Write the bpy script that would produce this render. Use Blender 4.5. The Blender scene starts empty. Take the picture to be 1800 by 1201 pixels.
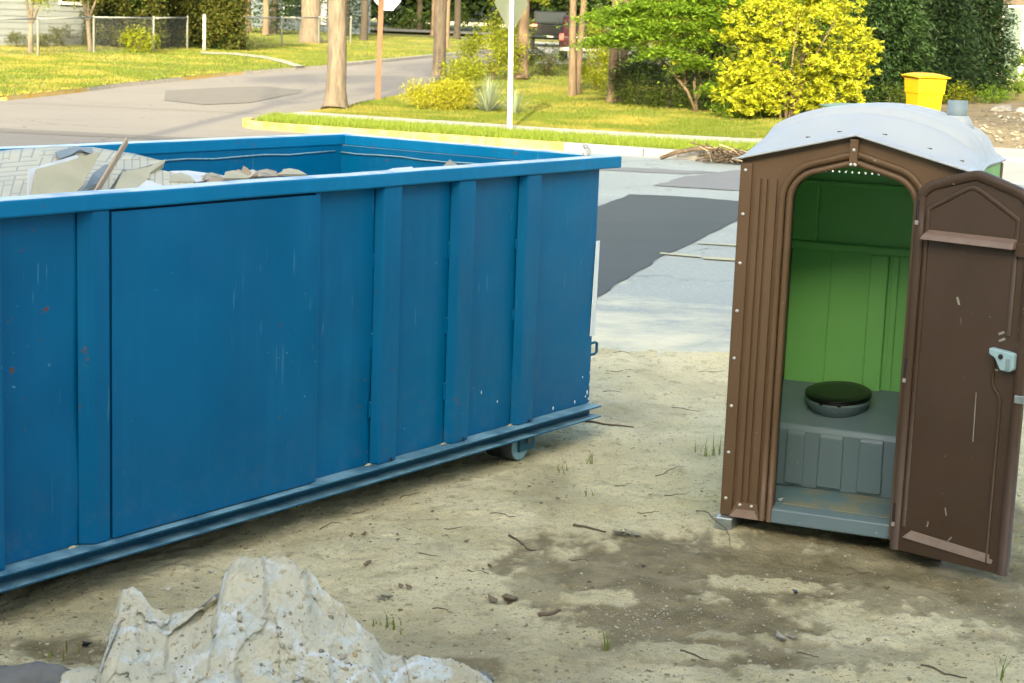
import bpy, math, random
import numpy as np
from mathutils import Vector, Matrix, noise as mnoise

# ------------------------------------------------------------------ camera
random.seed(7)
RNG = np.random.default_rng(11)
SC = bpy.context.scene
COL = SC.collection
PI = math.pi
CAM_Z, FPX, PITCH, ROLL = 2.75, 3100.0, 0.1766, 0.0376
_cp, _sp, _cr, _sr = math.cos(PITCH), math.sin(PITCH), math.cos(ROLL), math.sin(ROLL)
CF = np.array([0, _cp, -_sp]); _R = np.array([1.0, 0, 0]); _U = np.array([0, _sp, _cp])
CR, CU = _cr * _R + _sr * _U, -_sr * _R + _cr * _U
EYE = np.array([0, 0, CAM_Z])
cam = bpy.data.cameras.new('camera'); cam_o = bpy.data.objects.new('camera', cam); COL.objects.link(cam_o)
cam.sensor_width = 36.0; cam.lens = 36.0 * FPX / 1800.0
cam.clip_start = 0.1; cam.clip_end = 3000
m = Matrix.Identity(4)
for i in range(3):
    m[i][0], m[i][1], m[i][2], m[i][3] = CR[i], CU[i], -CF[i], EYE[i]
cam_o.matrix_world = m
cam.dof.use_dof = True; cam.dof.focus_distance = 10.5; cam.dof.aperture_fstop = 7.0
SC.camera = cam_o

# ------------------------------------------------------------------ sky, sun, exposure
SUN_EL, SUN_AZ = math.radians(16.5), math.atan2(-0.09, -0.996)     # azimuth of the sun: behind the camera, a little left
SUN_DIR = np.array([math.sin(SUN_AZ) * math.cos(SUN_EL), math.cos(SUN_AZ) * math.cos(SUN_EL), math.sin(SUN_EL)])
world = bpy.data.worlds.new('World'); SC.world = world; world.use_nodes = True
nt = world.node_tree; nt.nodes.clear()
sky = nt.nodes.new('ShaderNodeTexSky'); sky.sky_type = 'NISHITA'; sky.sun_disc = False
sky.sun_elevation = SUN_EL; sky.sun_rotation = SUN_AZ; sky.altitude = 50; sky.air_density = 0.6; sky.dust_density = 6.0; sky.ozone_density = 0.0
bg = nt.nodes.new('ShaderNodeBackground'); bg.inputs['Strength'].default_value = 0.15
wo = nt.nodes.new('ShaderNodeOutputWorld')
nt.links.new(sky.outputs['Color'], bg.inputs['Color']); nt.links.new(bg.outputs['Background'], wo.inputs['Surface'])
sun = bpy.data.lights.new('sun', 'SUN'); sun.energy = 2.0; sun.angle = math.radians(0.6); sun.color = (0.90, 0.735, 0.50)
sun_o = bpy.data.objects.new('sun', sun); COL.objects.link(sun_o)
sun_o.rotation_euler = Vector(-SUN_DIR).to_track_quat('-Z', 'Y').to_euler(); sun_o.location = (-8, -30, 25)
SC.view_settings.view_transform = 'Standard'; SC.view_settings.look = 'None'
SC.view_settings.exposure = 2.64; SC.view_settings.use_white_balance = True; SC.view_settings.white_balance_temperature = 6700; SC.view_settings.white_balance_tint = 0; SC.view_settings.gamma = 1.0; SC.view_settings.use_curve_mapping = False
SC.render.engine = 'CYCLES'
SC.render.resolution_x, SC.render.resolution_y = 1024, 683

# ------------------------------------------------------------------ helpers
def tag(o, label=None, cat=None, group=None, kind=None):
    if label: o['label'] = label
    if cat: o['category'] = cat
    if group: o['group'] = group
    if kind: o['kind'] = kind
    return o
def empty(name, loc=(0, 0, 0), rz=0.0):
    o = bpy.data.objects.new(name, None); COL.objects.link(o)
    o.location = loc; o.rotation_euler = (0, 0, rz); o.empty_display_size = 0.2
    return o
def link(name, me, parent=None, loc=None, rot=None):
    o = bpy.data.objects.new(name, me); COL.objects.link(o)
    if parent: o.parent = parent
    if loc is not None: o.location = loc
    if rot is not None: o.rotation_euler = rot
    return o
def copy_tree(o, parent=None):
    c = o.copy(); COL.objects.link(c); c.parent = parent
    for ch in o.children: copy_tree(ch, c)
    return c
def np_mesh(name, V, Fq, mat=None, smooth=False):
    """fast mesh from arrays: V (n,3), Fq (m,k) with the same k for each face"""
    me = bpy.data.meshes.new(name)
    V = np.ascontiguousarray(V, dtype=np.float32); Fq = np.ascontiguousarray(Fq, dtype=np.int32)
    k = Fq.shape[1]
    me.vertices.add(len(V)); me.vertices.foreach_set('co', V.ravel())
    me.loops.add(Fq.size); me.loops.foreach_set('vertex_index', Fq.ravel())
    me.polygons.add(len(Fq)); me.polygons.foreach_set('loop_start', np.arange(0, Fq.size, k, dtype=np.int32))
    me.polygons.foreach_set('loop_total', np.full(len(Fq), k, dtype=np.int32))
    if smooth: me.polygons.foreach_set('use_smooth', np.ones(len(Fq), dtype=bool))
    me.update(calc_edges=True)
    if mat: me.materials.append(mat)
    return me

class MB:
    """collects boxes, prisms, tubes and grids into one mesh"""
    def __init__(s): s.v = []; s.f = []; s.sm = []
    def add(s, vs, fs, smooth=False):
        b = len(s.v); s.v += [tuple(map(float, p)) for p in vs]
        s.f += [tuple(b + i for i in f) for f in fs]; s.sm += [smooth] * len(fs)
    def box(s, x0, x1, y0, y1, z0, z1):
        s.add([(x0, y0, z0), (x1, y0, z0), (x1, y1, z0), (x0, y1, z0), (x0, y0, z1), (x1, y0, z1), (x1, y1, z1), (x0, y1, z1)],
              [(0, 3, 2, 1), (4, 5, 6, 7), (0, 1, 5, 4), (1, 2, 6, 5), (2, 3, 7, 6), (3, 0, 4, 7)]); return s
    def hexa(s, p):   # eight corners: bottom ring then top ring
        s.add(p, [(0, 3, 2, 1), (4, 5, 6, 7), (0, 1, 5, 4), (1, 2, 6, 5), (2, 3, 7, 6), (3, 0, 4, 7)]); return s
    def prism(s, a, b, smooth=False):   # two rings of the same length, capped
        n = len(a)
        s.add(list(a) + list(b), [tuple(range(n))[::-1], tuple(range(n, 2 * n))], False)
        bb = len(s.v) - 2 * n
        for i in range(n):
            j = (i + 1) % n
            s.f.append((bb + i, bb + j, bb + n + j, bb + n + i)); s.sm.append(smooth)
        return s
    def tube(s, pts, rad, n=8, cap=True):
        pts = [Vector(p) for p in pts]; m_ = len(pts)
        if not hasattr(rad, '__len__'): rad = [rad] * m_
        vs = []; up = None
        for i, p in enumerate(pts):
            t = (pts[min(i + 1, m_ - 1)] - pts[max(i - 1, 0)]).normalized()
            if up is None: up = Vector((0, 0, 1)) if abs(t.z) < .9 else Vector((1, 0, 0))
            a = t.cross(up).normalized(); b = a.cross(t); up = b
            for k in range(n):
                w = 2 * PI * k / n; vs.append(p + (a * math.cos(w) + b * math.sin(w)) * rad[i])
        fs = [(i * n + k, i * n + (k + 1) % n, (i + 1) * n + (k + 1) % n, (i + 1) * n + k) for i in range(m_ - 1) for k in range(n)]
        s.add(vs, fs, True)
        if cap:
            b0 = len(s.v) - len(vs)
            s.f.append(tuple(b0 + k for k in range(n))[::-1]); s.sm.append(False)
            s.f.append(tuple(b0 + (m_ - 1) * n + k for k in range(n))); s.sm.append(False)
        return s
    def lathe(s, prof, n=24, c=(0, 0, 0), axis='z', sx=1, sy=1):
        vs = []
        for (r, h) in prof:
            for k in range(n):
                w = 2 * PI * k / n; x, y = r * math.cos(w) * sx, r * math.sin(w) * sy
                q = (x, y, h) if axis == 'z' else ((h, x, y) if axis == 'x' else (x, h, y))
                vs.append((c[0] + q[0], c[1] + q[1], c[2] + q[2]))
        m_ = len(prof)
        fs = [(i * n + k, i * n + (k + 1) % n, (i + 1) * n + (k + 1) % n, (i + 1) * n + k) for i in range(m_ - 1) for k in range(n)]
        s.add(vs, fs, True)
        b0 = len(s.v) - len(vs)
        for i, fl in ((0, True), (m_ - 1, False)):
            if prof[i][0] > 1e-4:
                r_ = tuple(b0 + i * n + k for k in range(n)); s.f.append(r_[::-1] if fl else r_); s.sm.append(False)
        return s
    def grid(s, fn, nu, nv, smooth=True):
        vs = [fn(i / nu, j / nv) for j in range(nv + 1) for i in range(nu + 1)]
        fs = [(j * (nu + 1) + i, j * (nu + 1) + i + 1, (j + 1) * (nu + 1) + i + 1, (j + 1) * (nu + 1) + i) for j in range(nv) for i in range(nu)]
        s.add(vs, fs, smooth); return s
    def mesh(s, name, mat):
        me = bpy.data.meshes.new(name); me.from_pydata(s.v, [], s.f); me.update()
        me.polygons.foreach_set('use_smooth', s.sm)
        if mat: me.materials.append(mat)
        return me
    def build(s, name, mat, parent=None, bevel=0.0, loc=None, rot=None, seg=2, solid=0.0, sub=0):
        o = link(name, s.mesh(name, mat), parent, loc, rot)
        if solid: md = o.modifiers.new('solid', 'SOLIDIFY'); md.thickness = solid; md.offset = 0
        if bevel:
            md = o.modifiers.new('bevel', 'BEVEL'); md.width = bevel; md.segments = seg; md.limit_method = 'ANGLE'; md.angle_limit = math.radians(35)
            md.harden_normals = False
        if sub: md = o.modifiers.new('sub', 'SUBSURF'); md.levels = md.render_levels = sub
        return o

# smooth value noise on arrays (for terrain, stains, rocks)
_perm = RNG.permutation(4096).astype(np.int64); _val = RNG.random(4096)
def vnoise(x, y):
    xi = np.floor(x).astype(np.int64); yi = np.floor(y).astype(np.int64); fx = x - xi; fy = y - yi
    fx = fx * fx * (3 - 2 * fx); fy = fy * fy * (3 - 2 * fy)
    h = lambda a, b: _val[_perm[(a + _perm[b & 4095]) & 4095]]
    return (h(xi, yi) * (1 - fx) + h(xi + 1, yi) * fx) * (1 - fy) + (h(xi, yi + 1) * (1 - fx) + h(xi + 1, yi + 1) * fx) * fy
def fbm(x, y, oct=4, gain=.5):
    t = 0; a = 1; n = 0
    for i in range(oct):
        t = t + a * vnoise(x * 2 ** i + 17.3 * i, y * 2 ** i - 9.1 * i); n += a; a *= gain
    return t / n
def sstep(a, b, x):
    t = np.clip((x - a) / (b - a), 0, 1); return t * t * (3 - 2 * t)

# ------------------------------------------------------------------ terrain height; camera rays are used only to read off where things stand
_PY = [-400, 12.5, 14, 15.5, 20, 25, 30.5, 34, 40, 50, 60, 80, 100, 120, 160, 3000]
_PZ = [0, 0, .03, .09, .28, .46, .65, .71, .82, 1.03, 1.24, 1.5, 1.85, 2.2, 2.6, 6]
def G(X, Y):
    X = np.asarray(X, float); Y = np.asarray(Y, float)
    z = np.interp(Y, _PY, _PZ)
    k = sstep(24, 36, Y)
    z = z + k * .05 * np.log1p(np.exp(np.clip(X - 3.5, -30, 30)))          # the right side lies a little higher
    z = z + k * .03 * np.log1p(np.exp(np.clip((-X - 9.5), -30, 30))) * sstep(52, 66, Y)
    return z
def g(x, y): return float(G(x, y))
def ray(px, py): return CF + CR * (px - 900) / FPX - CU * (py - 600.5) / FPX
def at(px, py, dz=0.0):
    d = ray(px, py); lo, hi = 3.0, 400.0
    for _ in range(50):
        t = (lo + hi) / 2; P = EYE + d * t
        if P[2] > g(P[0], P[1]) + dz: lo = t
        else: hi = t
    return EYE + d * lo
def aty(px, py, Y):
    d = ray(px, py); return EYE + d * Y / d[1]
# ------------------------------------------------------------------ materials
def NT(name):
    mt = bpy.data.materials.new(name); mt.use_nodes = True; t = mt.node_tree; t.nodes.clear()
    out = t.nodes.new('ShaderNodeOutputMaterial'); b = t.nodes.new('ShaderNodeBsdfPrincipled')
    t.links.new(b.outputs[0], out.inputs['Surface'])
    return mt, t, b, out
def nd(t, typ, **kw):
    n = t.nodes.new(typ)
    for k, v in kw.items():
        if hasattr(n, k): setattr(n, k, v)
        else: n.inputs[k].default_value = v
    return n
def c4(c): return (c[0], c[1], c[2], 1)
def coords(t, scale=(1, 1, 1), kind='Object'):
    tc = nd(t, 'ShaderNodeTexCoord'); mp = nd(t, 'ShaderNodeMapping'); mp.inputs['Scale'].default_value = scale
    t.links.new(tc.outputs[kind], mp.inputs['Vector']); return mp.outputs['Vector']
def noise_fac(t, vec, scale, lo, hi, detail=4, rough=.55):
    n = nd(t, 'ShaderNodeTexNoise'); n.inputs['Scale'].default_value = scale; n.inputs['Detail'].default_value = detail; n.inputs['Roughness'].default_value = rough
    t.links.new(vec, n.inputs['Vector'])
    r = nd(t, 'ShaderNodeMapRange'); r.inputs['From Min'].default_value = lo; r.inputs['From Max'].default_value = hi
    t.links.new(n.outputs['Fac'], r.inputs['Value']); return r.outputs['Result']
def mixc(t, fac, a, b):
    mx = nd(t, 'ShaderNodeMix'); mx.data_type = 'RGBA'
    if isinstance(fac, float): mx.inputs[0].default_value = fac
    else: t.links.new(fac, mx.inputs[0])
    for i, c in ((6, a), (7, b)):
        if isinstance(c, (tuple, list)): mx.inputs[i].default_value = c4(c)
        else: t.links.new(c, mx.inputs[i])
    return mx.outputs[2]
def mul(t, a, b):
    n = nd(t, 'ShaderNodeMath'); n.operation = 'MULTIPLY'
    for i, c in ((0, a), (1, b)):
        if isinstance(c, (int, float)): n.inputs[i].default_value = c
        else: t.links.new(c, n.inputs[i])
    return n.outputs[0]
def bump(t, b, height, strength=.3, dist=.01):
    n = nd(t, 'ShaderNodeBump'); n.inputs['Strength'].default_value = strength; n.inputs['Distance'].default_value = dist
    t.links.new(height, n.inputs['Height']); t.links.new(n.outputs['Normal'], b.inputs['Normal'])
def simple(name, col, col2=None, scale=6, rough=.7, lo=.35, hi=.65, bscale=0, bstr=.2, bdist=.01, metal=0, spec=.5, stretch=(1, 1, 1)):
    mt, t, b, o = NT(name); vec = coords(t, stretch)
    b.inputs['Roughness'].default_value = rough; b.inputs['Metallic'].default_value = metal; b.inputs['Specular IOR Level'].default_value = spec
    if col2: t.links.new(mixc(t, noise_fac(t, vec, scale, lo, hi), col, col2), b.inputs['Base Color'])
    else: b.inputs['Base Color'].default_value = c4(col)
    if bscale:
        n = nd(t, 'ShaderNodeTexNoise'); n.inputs['Scale'].default_value = bscale; n.inputs['Detail'].default_value = 5
        t.links.new(vec, n.inputs['Vector']); bump(t, b, n.outputs['Fac'], bstr, bdist)
    return mt
def leaf_mat(name, cols, trans=.35, rough=.55, patch=None):
    """each leaf takes its own tone between the given colours"""
    mt, t, b, o = NT(name)
    ge = nd(t, 'ShaderNodeNewGeometry'); cr = nd(t, 'ShaderNodeValToRGB')
    els = cr.color_ramp.elements
    while len(els) < len(cols): els.new(.5)
    for i, c in enumerate(cols): els[i].position = i / max(1, len(cols) - 1); els[i].color = c4(c)
    t.links.new(ge.outputs['Random Per Island'], cr.inputs['Fac'])
    col = cr.outputs['Color']
    if patch:
        col = mixc(t, noise_fac(t, coords(t), patch[1], .45, .65, 3), col, patch[0])
    t.links.new(col, b.inputs['Base Color']); b.inputs['Roughness'].default_value = rough; b.inputs['Specular IOR Level'].default_value = .3
    tr = nd(t, 'ShaderNodeBsdfTranslucent'); t.links.new(col, tr.inputs['Color'])
    mx = nd(t, 'ShaderNodeMixShader'); mx.inputs[0].default_value = trans
    t.links.new(b.outputs[0], mx.inputs[1]); t.links.new(tr.outputs[0], mx.inputs[2]); t.links.new(mx.outputs[0], o.inputs['Surface'])
    return mt
def paint_mat(name, base, base2, chip, rust, dust_sheen, scratch=.6, dlo=.30, dhi=.72):
    """old enamel on steel: uneven tone, vertical wash marks, scratches, chips, rust specks, dusty upward faces paled by painted sky sheen"""
    mt, t, b, o = NT(name); vec = coords(t)
    col = mixc(t, noise_fac(t, vec, 1.3, .35, .65, 5), base, base2)
    col = mixc(t, mul(t, noise_fac(t, coords(t, (7, 7, .45)), 1.6, .5, .78, 3), .09), col, tuple(min(1, c * 1.9 + .03) for c in base2))
    # scratches: thin bands of a stretched, turned wave
    tc = nd(t, 'ShaderNodeTexCoord'); mp = nd(t, 'ShaderNodeMapping'); mp.inputs['Rotation'].default_value = (.2, .5, .1); mp.inputs['Scale'].default_value = (24, 24, 1.6)
    t.links.new(tc.outputs['Object'], mp.inputs['Vector'])
    s1 = noise_fac(t, mp.outputs['Vector'], 1.0, .69, .73, 2)
    s2 = noise_fac(t, vec, 1.6, .52, .62, 3)
    col = mixc(t, mul(t, mul(t, s1, s2), scratch * .5), col, chip)
    mp2 = nd(t, 'ShaderNodeMapping'); mp2.inputs['Rotation'].default_value = (.9, -.7, .6); mp2.inputs['Scale'].default_value = (40, 30, 3.5); t.links.new(tc.outputs['Object'], mp2.inputs['Vector'])
    col = mixc(t, mul(t, mul(t, noise_fac(t, mp2.outputs['Vector'], 1.0, .69, .74, 2), noise_fac(t, vec, 2.3, .5, .6, 3)), scratch * .7), col, chip)
    sp = noise_fac(t, vec, 31, .735, .75, 2); sm_ = mul(t, noise_fac(t, vec, 1.7, .55, .66, 3), .7)
    col = mixc(t, mul(t, sp, sm_), col, chip)
    sz_ = nd(t, 'ShaderNodeSeparateXYZ'); t.links.new(tc.outputs['Object'], sz_.inputs[0])          # mud splashed up along the foot
    mz = nd(t, 'ShaderNodeMapRange'); mz.inputs['From Min'].default_value = .75; mz.inputs['From Max'].default_value = .22; t.links.new(sz_.outputs['Z'], mz.inputs['Value'])
    col = mixc(t, mul(t, mul(t, mz.outputs['Result'], noise_fac(t, vec, 9, .50, .78, 7, .7)), .3), col, (.12, .16, .16))
    rs = noise_fac(t, vec, 14, .66, .72, 5); rm = noise_fac(t, vec, 1.1, .52, .60, 2)
    col = mixc(t, mul(t, rs, rm), col, rust)
    ge = nd(t, 'ShaderNodeNewGeometry'); sx = nd(t, 'ShaderNodeSeparateXYZ'); t.links.new(ge.outputs['Normal'], sx.inputs[0])
    up = nd(t, 'ShaderNodeMapRange'); up.inputs['From Min'].default_value = .6; up.inputs['From Max'].default_value = 1
    t.links.new(sx.outputs['Z'], up.inputs['Value'])
    col = mixc(t, mul(t, up.outputs['Result'], noise_fac(t, vec, 5, dlo, dhi, 4)), col, dust_sheen)
    t.links.new(col, b.inputs['Base Color'])
    b.inputs['Specular IOR Level'].default_value = .2
    rr = nd(t, 'ShaderNodeMapRange'); rr.inputs['To Min'].default_value = .36; rr.inputs['To Max'].default_value = .62
    t.links.new(noise_fac(t, vec, 2.5, .3, .7, 4), rr.inputs['Value']); t.links.new(rr.outputs['Result'], b.inputs['Roughness'])
    n = nd(t, 'ShaderNodeTexNoise'); n.inputs['Scale'].default_value = 2.2; n.inputs['Detail'].default_value = 3
    t.links.new(vec, n.inputs['Vector']); bump(t, b, n.outputs['Fac'], .35, .02)
    return mt

M = {}
M['blue_rail'] = paint_mat('blue_rail_enamel', (.001, .15, .34), (.002, .17, .37), (.20, .42, .52), (.14, .06, .03), (.50, .60, .66), .8, .12, .5)  # whitish tone on the rail tops paints in reflected sky over dusty enamel
M['blue'] = paint_mat('blue_enamel', (.0001, .099, .238), (.0002, .120, .277), (.16, .38, .48), (.14, .06, .03), (.28, .42, .50), .4)
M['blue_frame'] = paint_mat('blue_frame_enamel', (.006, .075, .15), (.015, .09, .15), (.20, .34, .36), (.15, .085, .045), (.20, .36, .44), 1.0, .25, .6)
M['dark_steel'] = simple('dark_steel', (.05, .065, .07), (.085, .08, .065), 9, .6, bscale=30)
M['white_tape'] = simple('white_tape', (.70, .76, .80), (.6, .66, .72), 8, .45)
M['weld'] = simple('bare_weld', (.20, .36, .43), (.14, .27, .36), 30, .6)
def plastic(name, base, base2, scuff, amt=.8, rough=.5, grain=60):
    mt, t, b, o = NT(name); vec = coords(t)
    col = mixc(t, noise_fac(t, vec, 2.2, .35, .65, 5), base, base2)
    mp = coords(t, (16, 16, 2.2))
    col = mixc(t, mul(t, mul(t, noise_fac(t, mp, 1.2, .70, .76, 3), noise_fac(t, vec, 2.0, .50, .62, 2)), amt), col, scuff)
    col = mixc(t, mul(t, mul(t, noise_fac(t, vec, 30, .72, .76, 2), noise_fac(t, vec, 1.7, .5, .6, 2)), amt), col, scuff)
    t.links.new(col, b.inputs['Base Color'])
    rr = nd(t, 'ShaderNodeMapRange'); rr.inputs['To Min'].default_value = rough - .08; rr.inputs['To Max'].default_value = rough + .14
    t.links.new(noise_fac(t, vec, 6, .3, .7), rr.inputs['Value']); t.links.new(rr.outputs['Result'], b.inputs['Roughness'])
    n = nd(t, 'ShaderNodeTexNoise'); n.inputs['Scale'].default_value = grain; n.inputs['Detail'].default_value = 3
    t.links.new(vec, n.inputs['Vector']); bump(t, b, n.outputs['Fac'], .08, .004)
    b.inputs['Specular IOR Level'].default_value = .4
    return mt
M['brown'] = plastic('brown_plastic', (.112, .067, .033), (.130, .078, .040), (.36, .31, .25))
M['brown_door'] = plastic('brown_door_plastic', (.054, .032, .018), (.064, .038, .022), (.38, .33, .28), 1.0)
M['green'] = plastic('green_plastic', (.19, .49, .14), (.205, .51, .15), (.26, .45, .2), .5, .42)
M['grey_tank'] = plastic('grey_plastic', (.115, .168, .182), (.128, .182, .196), (.35, .40, .40), .6, .38)
M['black_seat'] = simple('black_seat_plastic', (.005, .006, .006), None, rough=.3, spec=.2)
M['roof'] = plastic('white_roof_plastic', (.405, .435, .45), (.425, .455, .47), (.45, .5, .52), .25, .42)
M['pvc'] = simple('grey_pvc', (.20, .27, .29), (.23, .29, .31), 6, .5)
M['metal'] = simple('galvanised_metal', (.45, .50, .50), (.32, .36, .36), 12, .38, metal=.7)
M['rivet'] = simple('aluminium_rivet', (.62, .62, .58), None, rough=.4, metal=.3)
M['latch'] = simple('pale_teal_latch', (.33, .48, .50), (.28, .42, .44), 20, .45)
M['slot_light'] = simple('translucent_slot', (.6, .66, .55), None, rough=.5)
def floor_mat():
    mt, t, b, o = NT('muddy_grey_floor'); vec = coords(t)
    col = mixc(t, noise_fac(t, vec, 5, .44, .60, 5), (.115, .19, .205), (.22, .22, .15))
    col = mixc(t, noise_fac(t, vec, 11, .60, .72, 4), col, (.27, .22, .12))
    t.links.new(col, b.inputs['Base Color']); b.inputs['Roughness'].default_value = .5; return mt
M['step'] = floor_mat()
def sand_mat():
    mt, t, b, o = NT('damp_sand'); vec = coords(t)
    at_ = nd(t, 'ShaderNodeAttribute'); at_.attribute_name = 'wet'
    dry = mixc(t, noise_fac(t, vec, 1.7, .38, .64, 6), (.76, .685, .44), (.64, .565, .335))
    dry = mixc(t, mul(t, noise_fac(t, vec, 6, .53, .68, 8, .7), .7), dry, (.38, .32, .175))
    dry = mixc(t, mul(t, noise_fac(t, vec, 24, .56, .68, 6, .7), .6), dry, (.27, .235, .13))
    wet = mixc(t, noise_fac(t, vec, 5, .38, .64, 6, .6), (.20, .165, .085), (.33, .275, .155))
    col = mixc(t, at_.outputs['Fac'], dry, wet)
    col = mixc(t, mul(t, noise_fac(t, vec, 75, .59, .69, 3), .6), col, (.20, .17, .10))
    col = mixc(t, mul(t, noise_fac(t, vec, 38, .61, .69, 4, .7), .45), col, (.27, .225, .125))
    col = mixc(t, mul(t, noise_fac(t, vec, 95, .66, .74, 2), .6), col, (.58, .54, .42))
    t.links.new(col, b.inputs['Base Color'])
    rr = nd(t, 'ShaderNodeMapRange'); rr.inputs['To Min'].default_value = .95; rr.inputs['To Max'].default_value = .72
    t.links.new(at_.outputs['Fac'], rr.inputs['Value']); t.links.new(rr.outputs['Result'], b.inputs['Roughness'])
    b.inputs['Specular IOR Level'].default_value = .25
    n = nd(t, 'ShaderNodeTexNoise'); n.inputs['Scale'].default_value = 16; n.inputs['Detail'].default_value = 9; n.inputs['Roughness'].default_value = .68
    t.links.new(vec, n.inputs['Vector']); bump(t, b, n.outputs['Fac'], .9, .05)
    return mt
M['sand'] = sand_mat()
def asphalt(name, a, b_, grain, spot, rough=.85, sandy=False):
    mt, t, b, o = NT(name); vec = coords(t)
    col = mixc(t, noise_fac(t, vec, .35, .36, .64, 5), a, b_)
    col = mixc(t, mul(t, noise_fac(t, coords(t, (.25, 1, 1)), 1.1, .5, .7, 5), .5), col, spot)
    col = mixc(t, mul(t, noise_fac(t, vec, grain, .52, .66, 3), .22), col, tuple(min(1, c * 1.7) for c in a))
    col = mixc(t, mul(t, noise_fac(t, vec, grain * .8, .30, .42, 3), -.0), col, a)
    vcr = nd(t, 'ShaderNodeTexVoronoi'); vcr.feature = 'DISTANCE_TO_EDGE'; vcr.inputs['Scale'].default_value = .33
    wv = nd(t, 'ShaderNodeTexNoise'); wv.inputs['Scale'].default_value = 1.6; wv.inputs['Detail'].default_value = 5; t.links.new(vec, wv.inputs['Vector'])
    av = nd(t, 'ShaderNodeVectorMath'); av.operation = 'ADD'; t.links.new(vec, av.inputs[0]); t.links.new(wv.outputs['Color'], av.inputs[1]); t.links.new(av.outputs[0], vcr.inputs['Vector'])
    ck_ = nd(t, 'ShaderNodeMapRange'); ck_.inputs['From Min'].default_value = .012; ck_.inputs['From Max'].default_value = .002; t.links.new(vcr.outputs['Distance'], ck_.inputs['Value'])
    col = mixc(t, mul(t, mul(t, ck_.outputs['Result'], noise_fac(t, vec, .4, .45, .55, 2)), .6), col, (.07, .075, .075))
    if sandy:                                                       # sand carried onto the near edge of the street
        dt = nd(t, 'ShaderNodeVectorMath'); dt.operation = 'DOT_PRODUCT'; dt.inputs[1].default_value = (.355, .935, 0)
        t.links.new(vec, dt.inputs[0]); mr = nd(t, 'ShaderNodeMapRange'); mr.inputs['From Min'].default_value = 18.0; mr.inputs['From Max'].default_value = 13.6
        t.links.new(dt.outputs['Value'], mr.inputs['Value'])
        ad = nd(t, 'ShaderNodeMath'); ad.operation = 'ADD'; t.links.new(mr.outputs['Result'], ad.inputs[0]); t.links.new(noise_fac(t, coords(t, (.6, 1, 1)), 1.4, .3, .7, 7, .65), ad.inputs[1])
        m2 = nd(t, 'ShaderNodeMapRange'); m2.inputs['From Min'].default_value = .78; m2.inputs['From Max'].default_value = 1.55; t.links.new(ad.outputs[0], m2.inputs['Value'])
        col = mixc(t, m2.outputs['Result'], col, (.56, .54, .40))
    t.links.new(col, b.inputs['Base Color']); b.inputs['Roughness'].default_value = rough
    n = nd(t, 'ShaderNodeTexNoise'); n.inputs['Scale'].default_value = grain; n.inputs['Detail'].default_value = 4
    t.links.new(vec, n.inputs['Vector']); bump(t, b, n.outputs['Fac'], .4, .01); return mt
M['road'] = asphalt('worn_grey_asphalt', (.275, .312, .302), (.242, .275, .268), 28, (.22, .25, .24), sandy=True)
M['patch'] = asphalt('dark_patch_asphalt', (.046, .058, .059), (.058, .070, .071), 34, (.043, .053, .054))
M['patch_old'] = asphalt('aged_patch_asphalt', (.16, .168, .17), (.19, .195, .195), 34, (.14, .145, .15))
M['side_road'] = asphalt('sun_toned_asphalt', (.195, .178, .153), (.175, .161, .14), 28, (.155, .144, .125))  # street asphalt again, coloured darker and warmer where the sun falls
M['patch_sunny'] = asphalt('old_brownish_patch', (.13, .12, .10), (.142, .13, .11), 30, (.122, .112, .095))
M['concrete'] = simple('pale_concrete', (.34, .32, .29), (.29, .275, .25), 3, .85, bscale=40)
M['concrete_dusty'] = simple('sandy_concrete', (.43, .425, .375), (.36, .355, .31), 2.2, .9, bscale=40)
M['curb_yellow'] = simple('worn_yellow_paint', (.40, .26, .045), (.37, .305, .16), 3.5, .8, .38, .68, bscale=30)
M['line_yellow'] = simple('faded_yellow_line', (.40, .365, .19), (.31, .325, .28), 9, .8)
M['lawn_soil'] = simple('turf_ground', (.105, .13, .02), (.18, .16, .042), 1.1, .95, .36, .66, bscale=25, bstr=.6)
M['litter'] = simple('leaf_litter_ground', (.22, .175, .10), (.14, .115, .065), 2.5, .95, bscale=20, bstr=.7, bdist=.03)
M['grass'] = leaf_mat('grass_blades', [(.095, .14, .012), (.125, .16, .015), (.08, .13, .012), (.165, .175, .025)], .35, .6, ((.25, .225, .045), .5))
M['verge'] = leaf_mat('verge_grass_blades', [(.13, .205, .02), (.17, .235, .025), (.21, .25, .035)], .35, .6)
M['bark_pale'] = simple('pale_grey_bark', (.155, .125, .090), (.085, .068, .05), 5, .9, bscale=14, bstr=.9, bdist=.03, stretch=(2.2, 2.2, .45))
M['bark_brown'] = simple('brown_bark', (.15, .105, .064), (.09, .064, .04), 6, .9, bscale=14, bstr=.9, bdist=.03, stretch=(2.2, 2.2, .5))
M['bark_dark'] = simple('dark_bark', (.05, .04, .028), (.034, .028, .02), 6, .95, bscale=14, bstr=.8, bdist=.03)
M['wood'] = simple('raw_wood', (.44, .34, .22), (.36, .26, .16), 5, .75, stretch=(.6, 6, 6))
M['twig'] = simple('dry_twig', (.15, .115, .075), (.10, .08, .05), 12, .9)
M['dead_leaf'] = simple('dead_leaf', (.20, .155, .09), (.14, .12, .085), 10, .85)
M['pale_leaf'] = simple('bleached_dead_leaf', (.30, .29, .22), (.2, .2, .16), 10, .85)
M['leaf_gold'] = leaf_mat('golden_shrub_leaves', [(.30, .34, .017), (.44, .43, .023), (.20, .26, .014), (.52, .49, .06)], .3)
M['leaf_green'] = leaf_mat('bright_green_leaves', [(.11, .21, .018), (.16, .27, .025), (.22, .32, .03)], .4)
M['leaf_mid'] = leaf_mat('mid_green_leaves', [(.038, .066, .009), (.066, .09, .011), (.028, .052, .008)], .25)
M['leaf_yel'] = leaf_mat('yellow_green_leaves', [(.19, .225, .014), (.26, .28, .018), (.15, .2, .014)], .35)
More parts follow.
